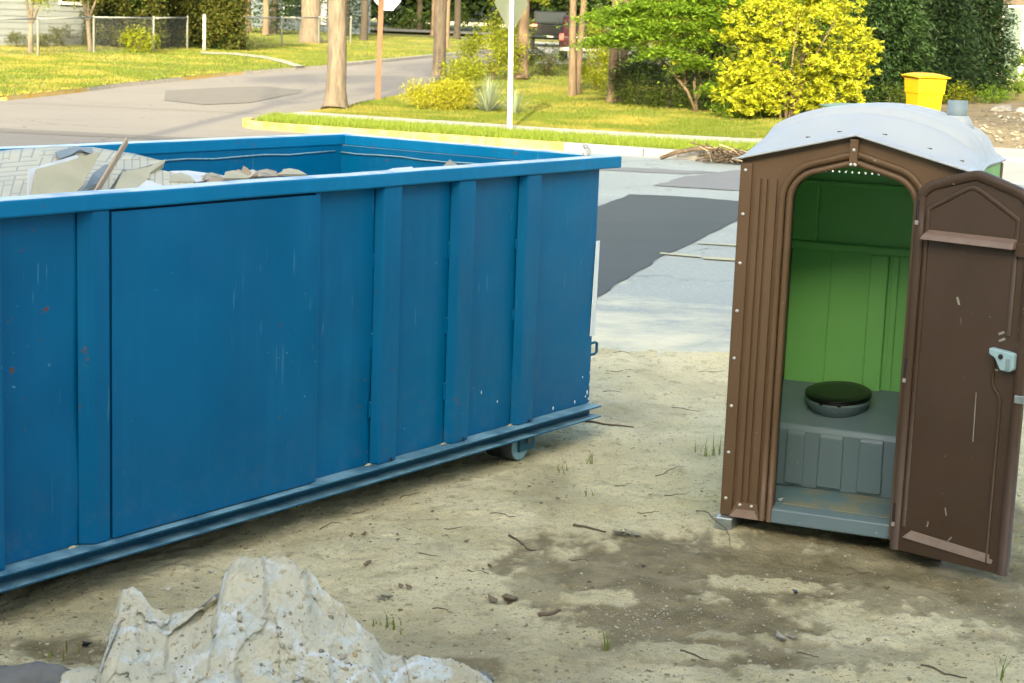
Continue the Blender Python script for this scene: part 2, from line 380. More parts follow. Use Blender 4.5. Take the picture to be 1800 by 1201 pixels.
M['leaf_juniper'] = leaf_mat('golden_juniper_sprays', [(.24, .24, .012), (.31, .30, .018), (.2, .21, .014)], .25)
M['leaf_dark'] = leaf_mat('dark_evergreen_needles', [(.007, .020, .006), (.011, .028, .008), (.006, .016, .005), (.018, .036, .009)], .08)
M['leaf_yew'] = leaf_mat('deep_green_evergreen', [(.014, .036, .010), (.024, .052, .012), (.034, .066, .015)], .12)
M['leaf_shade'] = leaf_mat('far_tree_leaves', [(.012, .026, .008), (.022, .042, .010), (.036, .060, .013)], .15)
M['leaf_olive'] = leaf_mat('olive_hedge_leaves', [(.045, .068, .011), (.07, .088, .014), (.10, .09, .018), (.03, .05, .009)], .2)
M['leaf_yucca'] = leaf_mat('grey_green_yucca', [(.20, .245, .165), (.26, .30, .20), (.16, .2, .125)], .2)
M['leaf_clip'] = leaf_mat('clipped_hedge_leaves', [(.026, .042, .010), (.042, .058, .011), (.07, .075, .015)], .15)
M['white_paint'] = simple('white_paint', (.60, .60, .585), (.54, .55, .54), 4, .5)
M['siding'] = simple('pale_siding', (.19, .215, .222), (.205, .228, .232), 2, .6)
M['siding_blue'] = simple('grey_blue_siding', (.11, .14, .16), (.125, .155, .17), 2, .6)
M['sign_back'] = simple('dull_aluminium', (.13, .15, .105), (.15, .17, .12), 3, .5, metal=.15)
M['rust_post'] = simple('rusty_brown_post', (.17, .070, .036), (.13, .055, .03), 7, .75)
M['galv'] = simple('galvanised_pipe', (.30, .31, .29), (.25, .26, .25), 5, .45, metal=.2)
M['bin_yellow'] = plastic('yellow_bin_plastic', (.47, .29, .003), (.50, .315, .004), (.85, .72, .25), .5, .4)
M['bin_green'] = plastic('dark_green_bin_plastic', (.10, .17, .15), (.12, .19, .165), (.2, .25, .22), .4, .45)
M['car_black'] = simple('black_car_paint', (.003, .0045, .005), None, rough=.5, spec=.12)
M['car_red'] = simple('maroon_car_paint', (.028, .003, .005), None, rough=.4, spec=.2)
M['rubber'] = simple('rubber', (.02, .02, .02), None, rough=.85)
M['chrome'] = simple('dull_chrome', (.45, .45, .46), None, rough=.3, metal=.8)
M['tail'] = simple('red_tail_lens', (.45, .02, .02), (.6, .2, .15), 30, rough=.25)
M['glass_dark'] = simple('dark_window_glass', (.012, .018, .02), None, rough=.4, spec=.05)
M['glass_green'] = simple('sliding_door_glass', (.07, .11, .10), (.10, .14, .12), .8, rough=.3, spec=.3)
M['curtain'] = simple('pale_curtain', (.22, .26, .23), (.25, .28, .24), 3, .8)
M['brick'] = simple('brown_house_wall', (.09, .07, .05), (.07, .055, .04), 3, .85, bscale=20)
M['roof_dark'] = simple('dark_shingle_roof', (.09, .085, .08), (.12, .11, .1), 8, .9)
M['render'] = simple('pale_render_wall', (.60, .58, .52), (.55, .53, .48), 1, .85)
M['stone'] = simple('grey_stone', (.20, .195, .18), (.13, .13, .125), 6, .9, bscale=25)
M['pebble'] = leaf_mat('pebbles', [(.34, .31, .23), (.50, .46, .34), (.40, .33, .2), (.22, .2, .16), (.58, .56, .48)], 0.0, .85)
M['cap'] = simple('dark_blue_cap', (.02, .04, .06), None, rough=.4)
M['clod'] = leaf_mat('sand_clods', [(.50, .45, .29), (.40, .35, .22), (.30, .26, .15), (.16, .13, .08), (.44, .40, .27)], 0.0, .95)
def concrete_chunk_mat():
    mt, t, b, o = NT('broken_concrete'); vec = coords(t)
    col = mixc(t, noise_fac(t, vec, 5, .38, .62, 6, .6), (.70, .67, .52), (.58, .585, .49))
    col = mixc(t, mul(t, noise_fac(t, vec, 2.3, .54, .65, 5), .7), col, (.54, .47, .30))
    # chalky white mortar veins
    tc = nd(t, 'ShaderNodeTexCoord'); n0 = nd(t, 'ShaderNodeTexNoise'); n0.inputs['Scale'].default_value = 5; n0.inputs['Detail'].default_value = 6
    t.links.new(tc.outputs['Object'], n0.inputs['Vector'])
    mxv = nd(t, 'ShaderNodeMix'); mxv.data_type = 'RGBA'; mxv.inputs[0].default_value = .16
    t.links.new(tc.outputs['Object'], mxv.inputs[6]); t.links.new(n0.outputs['Color'], mxv.inputs[7])
    vo = nd(t, 'ShaderNodeTexVoronoi'); vo.feature = 'DISTANCE_TO_EDGE'; vo.inputs['Scale'].default_value = 3.6
    t.links.new(mxv.outputs[2], vo.inputs['Vector'])
    e = nd(t, 'ShaderNodeMapRange'); e.inputs['From Min'].default_value = .05; e.inputs['From Max'].default_value = .012
    t.links.new(vo.outputs['Distance'], e.inputs['Value'])
    veins = mul(t, e.outputs['Result'], noise_fac(t, vec, 3.1, .40, .50, 4))
    col = mixc(t, veins, col, (.78, .82, .84))
    col = mixc(t, mul(t, noise_fac(t, vec, 8, .55, .63, 5), .8), col, (.66, .72, .71))
    col = mixc(t, noise_fac(t, vec, 40, .66, .70, 3), col, (.13, .12, .09))
    col = mixc(t, mul(t, noise_fac(t, vec, 22, .68, .72, 2), .45), col, (.42, .27, .10))
    t.links.new(col, b.inputs['Base Color']); b.inputs['Roughness'].default_value = .92; b.inputs['Specular IOR Level'].default_value = .2
    n = nd(t, 'ShaderNodeTexNoise'); n.inputs['Scale'].default_value = 26; n.inputs['Detail'].default_value = 10; n.inputs['Roughness'].default_value = .7
    t.links.new(vec, n.inputs['Vector']); bump(t, b, n.outputs['Fac'], .9, .03)
    return mt
M['chunk'] = concrete_chunk_mat()
def vinyl_mat():
    """printed flooring sheet: thin grey parquet lines and dark grey squares on beige"""
    mt, t, b, o = NT('printed_flooring'); tc = nd(t, 'ShaderNodeTexCoord'); vec = tc.outputs['UV']
    def lines(rot, sc, lo):
        mp = nd(t, 'ShaderNodeMapping'); mp.inputs['Rotation'].default_value = (0, 0, rot); mp.inputs['Scale'].default_value = sc
        t.links.new(vec, mp.inputs['Vector'])
        br = nd(t, 'ShaderNodeTexBrick'); br.inputs['Scale'].default_value = 1; br.inputs['Mortar Size'].default_value = lo
        br.inputs['Color1'].default_value = br.inputs['Color2'].default_value = (0, 0, 0, 1); br.inputs['Mortar'].default_value = (1, 1, 1, 1)
        br.inputs['Brick Width'].default_value = .32; br.inputs['Row Height'].default_value = .08; br.inputs['Mortar Smooth'].default_value = 0
        t.links.new(mp.outputs['Vector'], br.inputs['Vector']); return br.outputs['Color']
    ck = nd(t, 'ShaderNodeTexChecker'); ck.inputs['Scale'].default_value = 2.6; t.links.new(vec, ck.inputs['Vector'])
    mxl = nd(t, 'ShaderNodeMix'); mxl.data_type = 'RGBA'; t.links.new(ck.outputs['Fac'], mxl.inputs[0])
    t.links.new(lines(0, (1, 1, 1), .007), mxl.inputs[6]); t.links.new(lines(PI / 2, (1, 1, 1), .007), mxl.inputs[7])
    base = mixc(t, noise_fac(t, vec, 4, .4, .6), (.50, .46, .32), (.45, .42, .30))
    col = mixc(t, mul(t, mxl.outputs[2], .8), base, (.24, .24, .20))
    t.links.new(col, b.inputs['Base Color']); b.inputs['Roughness'].default_value = .5; return mt
M['vinyl'] = vinyl_mat()
M['print_grey'] = simple('grey_print', (.17, .20, .205), (.2, .23, .235), 12, .55)
M['board'] = simple('beige_hardboard', (.42, .395, .27), (.37, .345, .23), 5, .75)
M['board_white'] = simple('white_board', (.60, .62, .62), (.50, .52, .52), 6, .6)
M['board_brown'] = simple('torn_brown_board', (.30, .23, .14), (.36, .28, .18), 8, .85)
M['rubble'] = simple('rubble', (.40, .37, .29), (.26, .23, .17), 9, .95, bscale=25, bstr=.8, bdist=.03)
# ------------------------------------------------------------------ the setting
RD = np.array([.935, -.355]); RN = np.array([.355, .935])          # along the street, and across it away from the camera
def sc(s, c): return (s * RD[0] + c * RN[0], s * RD[1] + c * RN[1])
LZ = .13                                                            # lawns and pavements stand this much above the street
def lawn_at(px, py): return at(px, py, LZ)

def resample(P, n):
    P = np.array(P, float); d = np.r_[0, np.cumsum(np.hypot(*np.diff(P, axis=0).T))]
    t = np.linspace(0, 1, n + 1); base = np.linspace(0, 1, len(P))
    return np.stack([np.interp(t, base, P[:, 0]), np.interp(t, base, P[:, 1])], 1)
def strip_xy(A, B, na, nb):
    A = resample(A, na); B = resample(B, na); w = np.linspace(0, 1, nb + 1)[:, None, None]
    return (A[None] * (1 - w) + B[None] * w)                        # (nb+1, na+1, 2)
def strip(name, A, B, na, nb, dz, mat, kind='structure', parent=None):
    XY = strip_xy(A, B, na, nb); X, Y = XY[..., 0].ravel(), XY[..., 1].ravel()
    V = np.stack([X, Y, G(X, Y) + dz], 1)
    i = np.arange(na)[None] + np.arange(nb)[:, None] * (na + 1); i = i.ravel()
    F = np.stack([i, i + 1, i + na + 2, i + na + 1], 1)
    # face up
    a, b, c = V[F[0][0]], V[F[0][1]], V[F[0][2]]
    if np.cross(b - a, c - a)[2] < 0: F = F[:, ::-1]
    o = link(name, np_mesh(name, V, F, mat, True), parent)
    if kind: o['kind'] = kind
    return o

# ---- the ground: one sheet, fine where the camera is close, out to the horizon
def stain(px, py, rx, ry, X, Y):
    P = at(px, py); wx = rx * P[1] / FPX; wy = ry * P[1] ** 2 / (FPX * CAM_Z)
    return np.sqrt(((X - P[0]) / wx) ** 2 + ((Y - P[1]) / wy) ** 2)
xs = np.r_[-1500, -600, -300, -150, -90, -60, -40, -30, -22, -17, -13, -10, -8, -6.5, -5.4, np.arange(-4.6, 5.0, .024), 5.6, 6.5, 8, 10, 13, 17, 22, 30, 40, 60, 90, 150, 300, 600, 1500]
ys = np.r_[-300, -100, -40, -15, -5, 0, 3, 4.5, 5.4, np.arange(6.0, 11.5, .02), np.arange(11.5, 16.4, .035), np.arange(16.5, 31, .5), np.arange(31, 60, 1.5), np.arange(60, 130, 4), 140, 170, 220, 300, 500, 900, 1600, 2600]
X, Y = np.meshgrid(xs, ys); X, Y = X.ravel(), Y.ravel()
near = sstep(5, 6, Y) * (1 - sstep(15.2, 16.4, Y)) * sstep(-6, -4, X) * (1 - sstep(4.2, 5.2, X))
wj = (fbm(X * 2.3, Y * 1.5, 5) - .5); wj2 = (fbm(X * 9 + 5, Y * 6, 4) - .5)
wj3 = (fbm(X * 30 + 9, Y * 18, 3) - .5)
wet = np.zeros_like(X)
def spot(px, py, rx, ry, val, edge=.35, jig=1.2):
    global wet
    d = stain(px, py, rx, ry, X, Y) + jig * 1.7 * wj + 1.3 * wj2 + 1.0 * wj3
    k = 1 - sstep(1 - edge, 1 + edge, d); wet = wet * (1 - k) + val * k
for a in [(1330, 1010, 330, 50, 1.0), (1560, 1000, 300, 60, 1.0), (1100, 1040, 190, 42, .9), (1250, 1090, 300, 38, 1.0), (1330, 1150, 260, 34, .85), (1700, 1080, 200, 50, .75),
          (1540, 1150, 220, 26, .55), (1110, 1120, 110, 24, .8), (1480, 960, 180, 24, .8), (1760, 900, 60, 60, .7), (760, 1170, 130, 20, .75), (110, 1140, 130, 26, .8), (930, 1040, 60, 16, .6)]: spot(*a)
for a in [(1052, 1056, 56, 11, 0), (1345, 1030, 105, 11, 0), (1560, 1095, 170, 17, .05), (1010, 1116, 46, 12, .05), (1190, 1150, 120, 16, .05), (1260, 1120, 60, 8, .1), (1380, 1075, 30, 8, .25), (1720, 1165, 120, 20, .1), (1650, 1130, 90, 10, .15), (1000, 1150, 60, 14, .1)]: spot(*a, .25, .9)
wet = np.clip(wet + near * .55 * np.clip((fbm(X * 1.1 + 3, Y * .8, 5) - .56) * 5, 0, 1), 0, 1)
cc = X * RN[0] + Y * RN[1]
under = sstep(0, .9, cc - (14.25 + 1.9 * (fbm(X * 1.3, Y * 1.3, 5, .6) - .5)))
Z = G(X, Y) + .03 + near * (.07 * (fbm(X * .9, Y * .9, 3) - .5) + .045 * (fbm(X * 4, Y * 4, 4) - .5) + .030 * (fbm(X * 14, Y * 14, 3) - .5))
Z = Z - .03 * (Y < 6) - near * .022 * wet * (1 - .8 * vnoise(X * 7, Y * 7)) - .12 * under - .01
Z = np.where(near > .01, Z - .01, Z)
nx = len(xs); ii = (np.arange(nx - 1)[None] + np.arange(len(ys) - 1)[:, None] * nx).ravel()
me = np_mesh('ground', np.stack([X, Y, Z], 1), np.stack([ii, ii + 1, ii + nx + 1, ii + nx], 1), M['sand'], True)
at_ = me.attributes.new('wet', 'FLOAT', 'POINT'); at_.data.foreach_set('value', wet.astype(np.float32))
tag(link('ground', me), 'pale trampled sand with damp brown mud around the toilet', 'ground', kind='structure')
GX, GY, GZ = xs, ys, Z.reshape(len(ys), nx)
def zg(x, y):                                                       # height of the sand itself
    i = min(max(int(np.searchsorted(GX, x)) - 1, 0), len(GX) - 2); j = min(max(int(np.searchsorted(GY, y)) - 1, 0), len(GY) - 2)
    fx = (x - GX[i]) / (GX[i + 1] - GX[i]); fy = (y - GY[j]) / (GY[j + 1] - GY[j])
    return float((GZ[j, i] * (1 - fx) + GZ[j, i + 1] * fx) * (1 - fy) + (GZ[j + 1, i] * (1 - fx) + GZ[j + 1, i + 1] * fx) * fy)

# ---- streets
tag(strip('field', [(-90, 31), (90, 31)], [(-140, 240), (140, 240)], 60, 110, -.06, M['lawn_soil']), 'green ground behind the gardens', 'ground')
rd = tag(strip('road', [sc(-45, 13.0), sc(34, 13.0)], [sc(-45, 29.0), sc(34, 29.0)], 120, 64, .004, M['road']), 'wide worn grey street with darker patches', 'road')
for v in rd.data.vertices:                                          # the near edge runs down under the sand
    c_ = v.co.x * RN[0] + v.co.y * RN[1]; v.co.z -= .22 * float(sstep(14.9, 13.2, c_))
tag(strip('road', [sc(-60, 21.0), sc(-13.3, 21.0)], [sc(-60, 29.0), sc(-13.3, 29.0)], 60, 30, .009, M['side_road']), 'street surface at the junction, coloured darker and browner to temper the sun', 'road')  # overlay on the main street, its colour held down against the sunlight
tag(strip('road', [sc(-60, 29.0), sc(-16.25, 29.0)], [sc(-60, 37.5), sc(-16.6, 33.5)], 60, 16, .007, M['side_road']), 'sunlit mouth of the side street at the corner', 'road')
LCURB = [(-45, 49), (-20, 39.9), (-13, 38.0), (-11.06, 37.7), (-10.4, 41.0), (-10.0, 43.7), (-9.3, 47), (-8.43, 51.0), (-7.3, 55), (-6.0, 59.1), (-4.7, 66), (-3.3, 74.0), (-1.2, 84), (2.5, 97)]
RCURB = [(-5.6, 31.5), (-4.75, 34.0), (-4.4, 35.2), (-4.06, 36.75), (-3.8, 38.5), (-3.56, 40.4), (-2.9, 43.7), (-2.7, 46.5), (-2.48, 49.4), (-2.0, 54), (-1.4, 62), (-.2, 73), (2.2, 83), (7.5, 95)]
L2 = [(x - 3, y) for x, y in LCURB[3:]]; R2 = [(x + .25, y) for x, y in RCURB[3:]]
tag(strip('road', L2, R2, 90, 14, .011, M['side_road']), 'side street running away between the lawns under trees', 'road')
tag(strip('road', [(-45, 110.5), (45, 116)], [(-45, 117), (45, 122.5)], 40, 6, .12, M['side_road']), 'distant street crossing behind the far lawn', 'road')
def quad_patch(name, pts, dz, mat, label, n=14):
    P = [at(*p)[:2] for p in pts]
    return tag(strip(name, [P[0], P[1]], [P[3], P[2]], n, n, dz, mat), label, 'road patch')
def poly_patch(name, top, bot, dz, mat, label):
    def rag(P):                                                     # ragged, hand-cut edges
        R_ = resample([at(*p)[:2] for p in P], 60); k = (fbm(R_[:, 0] * 3 + 5, R_[:, 1] * 3, 4, .6) - .5) * .22
        R_[:, 1] += k; R_[:, 0] += .5 * k[::-1]; return R_
    return tag(strip(name, rag(top), rag(bot), 60, 16, dz, mat), label, 'road patch')
poly_patch('road_patch', [(900, 405), (1060, 362), (1105, 343), (1190, 347), (1340, 358), (1420, 364)], [(900, 610), (1000, 553), (1045, 526), (1170, 450), (1295, 390), (1420, 332)], .016, M['patch'], 'dark asphalt patch with a slanting edge on the street')
poly_patch('road_patch', [(1150, 327), (1205, 312), (1290, 301), (1420, 290)], [(1150, 328), (1230, 333), (1295, 336), (1420, 341)], .016, M['patch_old'], 'greyish asphalt patch beside the toilet roof')
poly_patch('road_patch', [(1040, 297), (1120, 296), (1200, 300), (1260, 304)], [(1040, 300), (1120, 303), (1200, 307), (1260, 305)], .012, M['patch_old'], 'thin faded asphalt strip near the far kerb')
poly_patch('road_patch', [(290, 161), (380, 156), (460, 153), (530, 160)], [(290, 178), (360, 186), (440, 182), (530, 164)], .022, M['patch_sunny'], 'brownish asphalt patch in the sunlit side street')
poly_patch('road_patch', [(-20, 226), (120, 232), (260, 240), (400, 246)], [(-20, 233), (120, 240), (260, 246), (400, 250)], .014, M['patch_sunny'], 'long thin tar strip across the sunlit junction')
for (px0, py0, px1, py1, w, lab) in [(1160, 448, 1232, 454, .05, 'thin faded yellow line near the slanting patch'), (1236, 456, 1330, 462, .075, 'thicker worn yellow dash behind the toilet wall'), (1226, 430, 1330, 436, .045, 'faint yellow line farther up the street')]:
    a, b = at(px0, py0)[:2], at(px1, py1)[:2]; d = (b - a) / np.hypot(*(b - a)); nn = np.array([-d[1], d[0]]) * w
    tag(strip('road_marking', [a - nn, b - nn], [a + nn, b + nn], 8, 2, .021, M['line_yellow']), lab, 'road marking')

# ---- far kerb, verge, pavement, lawns
curb = empty('curb', (*sc(-16.2, 29.0), 0)); tag(curb, kind='structure')
def piece(name, P0, P1, w, z0, z1, mat, parent, bev=.012, gap=.008):
    """a long block between two plan points, width to the far side"""
    a = np.array(P0, float); b = np.array(P1, float); d = (b - a) / np.hypot(*(b - a)); n_ = np.array([-d[1], d[0]])
    a = a + d * gap; b = b - d * gap
    mb = MB(); q = []
    for zz in (z0, z1):
        for p in (a, b, b + n_ * w, a + n_ * w): q.append((p[0], p[1], g(p[0], p[1]) + zz))
    mb.hexa(q); o = mb.build(name, mat, None, bev)
    if parent:
        o.parent = parent; o.matrix_parent_inverse = Matrix.Translation(-Vector(parent.location))
    return o
s = -16.0; k = 0
while s < -7.4:
    piece('curb_stone', sc(s, 29.0), sc(s + 1.45, 29.0), .16, -.2, .145, M['curb_yellow'] if s < -10.4 else M['concrete'], curb); s += 1.45
arc = [sc(-16.0 - .95 * math.sin(a), 29.95 - .95 * math.cos(a)) for a in np.linspace(0, 1.5, 6)]
for i in range(5): piece('curb_stone', arc[i + 1], arc[i], .16, -.2, .145, M['curb_yellow'], curb, gap=.003)
lc = empty('curb', (LCURB[3][0], LCURB[3][1], 0)); tag(lc, kind='structure')
LC = resample(LCURB[1:], 46)
for i in range(46):
    piece('curb_stone', LC[i], LC[i + 1], .18, -.2, .10 if i < 30 else .12, M['curb_yellow'] if i < 13 or (19 < i < 24) else M['concrete'], lc)
verge = strip('verge', [sc(-16.4, 29.12), sc(-6.4, 29.12)], [sc(-16.9, 30.9), sc(-6.4, 30.9)], 40, 8, LZ - .02, M['lawn_soil'])
sw = empty('sidewalk', (*sc(-16.8, 30.9), 0)); tag(sw, kind='structure')
s = -17.0
while s < 6:
    piece('paving_slab', sc(s, 30.9), sc(s + 1.5, 30.9), 1.35, -.1, LZ + .012 + random.uniform(-.006, .006), M['concrete'], sw, .012, .012); s += 1.5
dv = empty('driveway_apron', (*sc(-5, 28.6), 0)); tag(dv, kind='structure')
s = -6.3
while s < 5:
    P0, P1 = sc(s, 28.7), sc(s + 1.6, 28.7)
    mb = MB(); q = []
    for zz in (-.08, None):
        for (s_, c_) in ((s + .01, 28.72), (s + 1.59, 28.72), (s + 1.59, 30.88), (s + .01, 30.88)):
            p = sc(s_, c_); t_ = (c_ - 28.7) / 2.2
            q.append((p[0], p[1], g(*p) + (-.08 if zz is not None else .03 + (LZ - .02) * t_)))
    mb.hexa(q); o = mb.build('paving_slab', M['concrete_dusty'], None, .01); o.parent = dv; o.matrix_parent_inverse = Matrix.Translation(-Vector(dv.location)); s += 1.6
LAWN_A = [sc(-17.0, 32.27)] + RCURB[4:]
LAWN_B = [sc(-6.3, 32.27), (6.6, 34.5), (7.4, 36.5), (8.4, 39), (9.4, 42), (10.4, 46), (11.5, 51), (13, 58), (16, 68), (20, 80), (26, 95)]
lawn = strip('lawn', LAWN_A, LAWN_B, 80, 40, LZ - .02, M['lawn_soil'])
LEFT_B = [(-75, 75), (-60, 70), (-50, 68), (-45, 68), (-42, 68), (-40, 70), (-40, 72), (-40, 76), (-40, 80), (-40, 84), (-40, 90), (-38, 96), (-36, 104), (-32, 110)]
lawn2 = strip('lawn', LCURB, LEFT_B, 80, 40, LZ - .03, M['lawn_soil'])
drive = strip('driveway', [sc(-6.3, 32.27), (6.6, 34.5), (7.4, 36.5), (8.4, 39), (9.4, 43.5)], [sc(12, 32.27), (24, 31), (25, 33), (26, 36), (27, 41)], 30, 30, LZ - .02, M['litter'])
tag(strip('path', [lawn_at(352, 91)[:2], lawn_at(420, 93)[:2], lawn_at(470, 99)[:2], lawn_at(505, 107)[:2], lawn_at(535, 116)[:2]], [lawn_at(352, 94)[:2], lawn_at(410, 96)[:2], lawn_at(460, 102)[:2], lawn_at(492, 109)[:2], lawn_at(518, 117)[:2]], 30, 3, LZ + .0, M['concrete']), 'pale narrow footpath curving over the left lawn', 'path')
tag(strip('driveway', [(.4, 66), (1.0, 72), (1.0, 80), (.6, 90), (.2, 99)], [(7, 66), (7, 72), (6.8, 80), (6.6, 90), (6.4, 99)], 20, 8, LZ + .0, M['concrete_dusty']), 'pale concrete driveway with the parked cars', 'driveway')

# ---- turf: individual blades, one object for each lawn
def blades(name, XY, h, w, mat, dz, label, lean=.5):
    n = len(XY); x, y = XY[:, 0], XY[:, 1]; z = G(x, y) + dz
    a = RNG.random(n) * 2 * PI; hh = h * (.5 + RNG.random(n)); ww = w * (.6 + .8 * RNG.random(n))
    dx, dy = np.cos(a) * ww, np.sin(a) * ww; lx, ly = (RNG.random((2, n)) - .5) * 2 * lean * hh
    V = np.empty((n, 3, 3)); V[:, 0] = np.stack([x - dx, y - dy, z], 1); V[:, 1] = np.stack([x + dx, y + dy, z], 1); V[:, 2] = np.stack([x + lx, y + ly, z + hh], 1)
    o = link(name, np_mesh(name, V.reshape(-1, 3), np.arange(3 * n).reshape(-1, 3), mat))
    return tag(o, label, 'grass', kind='stuff')
def scatter(A, B, n, pw=1.0):
    A = resample(A, 200); B = resample(B, 200)
    t = RNG.random(n) ** pw * 199.99; i = t.astype(int); f = (t - i)[:, None]
    a = A[i] * (1 - f) + A[i + 1] * f; b = B[i] * (1 - f) + B[i + 1] * f; w = RNG.random(n)[:, None]
    return a * (1 - w) + b * w
blades('verge_grass', scatter([sc(-16.4, 29.2), sc(-6.4, 29.2)], [sc(-16.9, 30.86), sc(-6.4, 30.86)], 26000), .10, .010, M['verge'], LZ - .02, 'bright green grass between kerb and pavement')
blades('lawn_grass', scatter(LAWN_A[:7], LAWN_B[:7], 150000, 1.3), .036, .011, M['grass'], LZ - .02, 'short sunlit lawn grass around the shrubs')
blades('lawn_grass', scatter(LAWN_A[6:], LAWN_B[6:], 40000), .05, .022, M['grass'], LZ - .02, 'shaded grass around the far driveway')
blades('lawn_grass', scatter(LCURB[2:], [(-22, 60), (-22, 62), (-20, 64), (-20, 66), (-20, 68), (-18, 72), (-18, 76), (-18, 80), (-18, 84), (-18, 90), (-18, 98), (-16, 104)], 150000), .042, .018, M['grass'], LZ - .03, 'sunny lawn grass in front of the wire fence')
# ------------------------------------------------------------------ roll-off dumpster
DYAW = .9632; DLOC = np.array([.6918, 11.8519, 0.0])
DUv = np.array([math.cos(DYAW), math.sin(DYAW), 0]); DVv = np.array([-math.sin(DYAW), math.cos(DYAW), 0])
def D2W(u, v, z): return DLOC + DUv * u + DVv * v + np.array([0, 0, z])
def dump_at(px, py, v):                                             # point on the plane v = const of the dumpster, in its own (u, v, z)
    d = ray(px, py); t = ((DLOC + DVv * v - EYE) @ DVv) / (d @ DVv); P = EYE + d * t - DLOC
    return (float(P @ DUv), v, float(P[2]))
ds = empty('dumpster', DLOC, DYAW)
tag(ds, 'long blue steel dumpster with vertical ribs and open top full of boards', 'dumpster')
B, BF = M['blue'], M['blue_frame']
RT, RB = 1.925, 1.845
def dented(u0, u1, z0, z1, v0, th, nu, nz, amp, seed):              # sheet steel that is not quite flat
    mb = MB()
    def f(i, j):
        u, z = u0 + (u1 - u0) * i, z0 + (z1 - z0) * j
        e = min(i, 1 - i, j, 1 - j) * 6; e = max(0, min(1, e))
        return (u, v0 + e * amp * (mnoise.noise(Vector((u * 1.1, z * 1.3, seed))) + .4 * mnoise.noise(Vector((u * 3.1, z * 3.3, seed + 3)))), z)
    mb.grid(f, nu, nz)
    mb.grid(lambda i, j: (u0 + (u1 - u0) * i, v0 + th, z0 + (z1 - z0) * j), 1, 1)
    return mb
dented(-6.6, -.16, .25, RB, .075, .012, 110, 28, .017, 1).build('side_wall', B, ds)
dented(-6.6, -.16, .25, RB, 2.318, .04, 90, 22, .010, 4).build('side_wall', B, ds)
MB().box(-.170, -.158, .086, 2.352, .25, RB).build('end_wall', B, ds)
MB().box(-6.612, -6.60, .086, 2.352, .25, RB).build('end_wall', B, ds)
MB().box(-6.6, -.17, .086, 2.352, .225, .246).build('floor', M['dark_steel'], ds)
def rail(u0, u1, v0, v1):
    mb = MB(); n = max(2, int(abs(u1 - u0) / .3)); m_ = max(1, int(abs(v1 - v0) / .3))
    wob = lambda u, v: .004 * mnoise.noise(Vector((u * 1.3, v * 1.3, 2)))
    if abs(u1 - u0) > abs(v1 - v0):
        for i in range(n):
            a, b = u0 + (u1 - u0) * i / n, u0 + (u1 - u0) * (i + 1) / n
            wa, wb = wob(a, 0), wob(b, 0)
            mb.add([(a, v0 + wa, RB + wa), (b, v0 + wb, RB + wb), (b, v1, RB), (a, v1, RB), (a, v0 + wa, RT + wa), (b, v0 + wb, RT + wb), (b, v1, RT + wb), (a, v1, RT + wa)],
                   [(0, 3, 2, 1), (4, 5, 6, 7), (0, 1, 5, 4), (2, 3, 7, 6)] + ([(3, 0, 4, 7)] if i == 0 else []) + ([(1, 2, 6, 5)] if i == n - 1 else []))
    else: mb.box(u0, u1, v0, v1, RB, RT - .003)
    return mb
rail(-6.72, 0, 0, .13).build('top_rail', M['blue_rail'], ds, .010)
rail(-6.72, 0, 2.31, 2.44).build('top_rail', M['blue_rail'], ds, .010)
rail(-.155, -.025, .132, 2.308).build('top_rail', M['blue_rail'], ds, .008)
rail(-6.70, -6.58, .132, 2.308).build('top_rail', B, ds, .008)
# a raised weld line runs round the inside just below the rails
wl = MB(); wl.tube([(-6.5 + .25 * i, 2.312, 1.80 + .006 * math.sin(i * 2.1)) for i in range(26)], .006, 5); wl.build('weld_seam', M['weld'], ds)
wl = MB(); wl.tube([(-.178, .15 + .2 * i, 1.795 + .005 * math.sin(i * 1.7)) for i in range(12)], .006, 5); wl.build('weld_seam', M['weld'], ds)
def rib(uR, v_wall=.068, v_face=.012, w=.155, sgn=1):
    mb = MB(); a = [(uR - w - .022, v_wall), (uR - w, v_face), (uR, v_face), (uR + .004, v_wall)]
    mb.prism([(x, y, .252) for x, y in a], [(x, y, RB - .002) for x, y in a]); return mb
for uR in (-.93, -1.63, -2.33, -5.13, -5.83, -6.42):
    o = rib(uR).build('rib', B, ds, .006)
    for zz in (.55, .95, 1.4):                                      # tack welds in the crack beside the rib
        MB().box(uR - .182, uR - .170, .060, .0755, zz + .03 * math.sin(uR * 9 + zz), zz + .045 + .03 * math.sin(uR * 7)).build('tack_weld', B, o)
    # rust hole and dirt at the foot of the rib
    MB().lathe([(.012, 0), (.010, .004)], 8, (uR - .045, .0085, .265), 'y').build('drain_hole', M['rubber'], o)
for uR in (-.93, -1.63, -2.33, -3.03, -3.73, -4.43, -5.13, -5.83):
    a = [(uR - .155, 2.428), (uR - .177, 2.372), (uR + .004, 2.372), (uR, 2.428)]
    MB().prism([(x, y, .252) for x, y in a], [(x, y, RB - .002) for x, y in a]).build('rib', B, ds, .006)
a = [(-4.66, .066), (-4.602, .012), (-4.507, .012), (-4.507, .066)]
MB().prism([(x, y, .252) for x, y in a], [(x, y, RB - .002) for x, y in a]).build('rib', B, ds, .006)
pm = MB()
def pf(i, j):
    u, z = -4.494 + (4.494 - 3.062) * i, .258 + (1.832 - .258) * j
    e = max(0, min(1, min(i, 1 - i, j, 1 - j) * 7))
    return (u, .012 + e * .016 * mnoise.noise(Vector((u * 1.3, z * 1.2, 8))), z)
pm.grid(pf, 30, 26); pn = pm.build('side_panel', B, ds)
MB().box(-4.494, -3.062, .030, .066, .258, 1.832).build('panel_frame', B, pn)
MB().box(-3.06, -3.020, .018, .070, .256, 1.84).build('panel_flange', B, pn, .004)
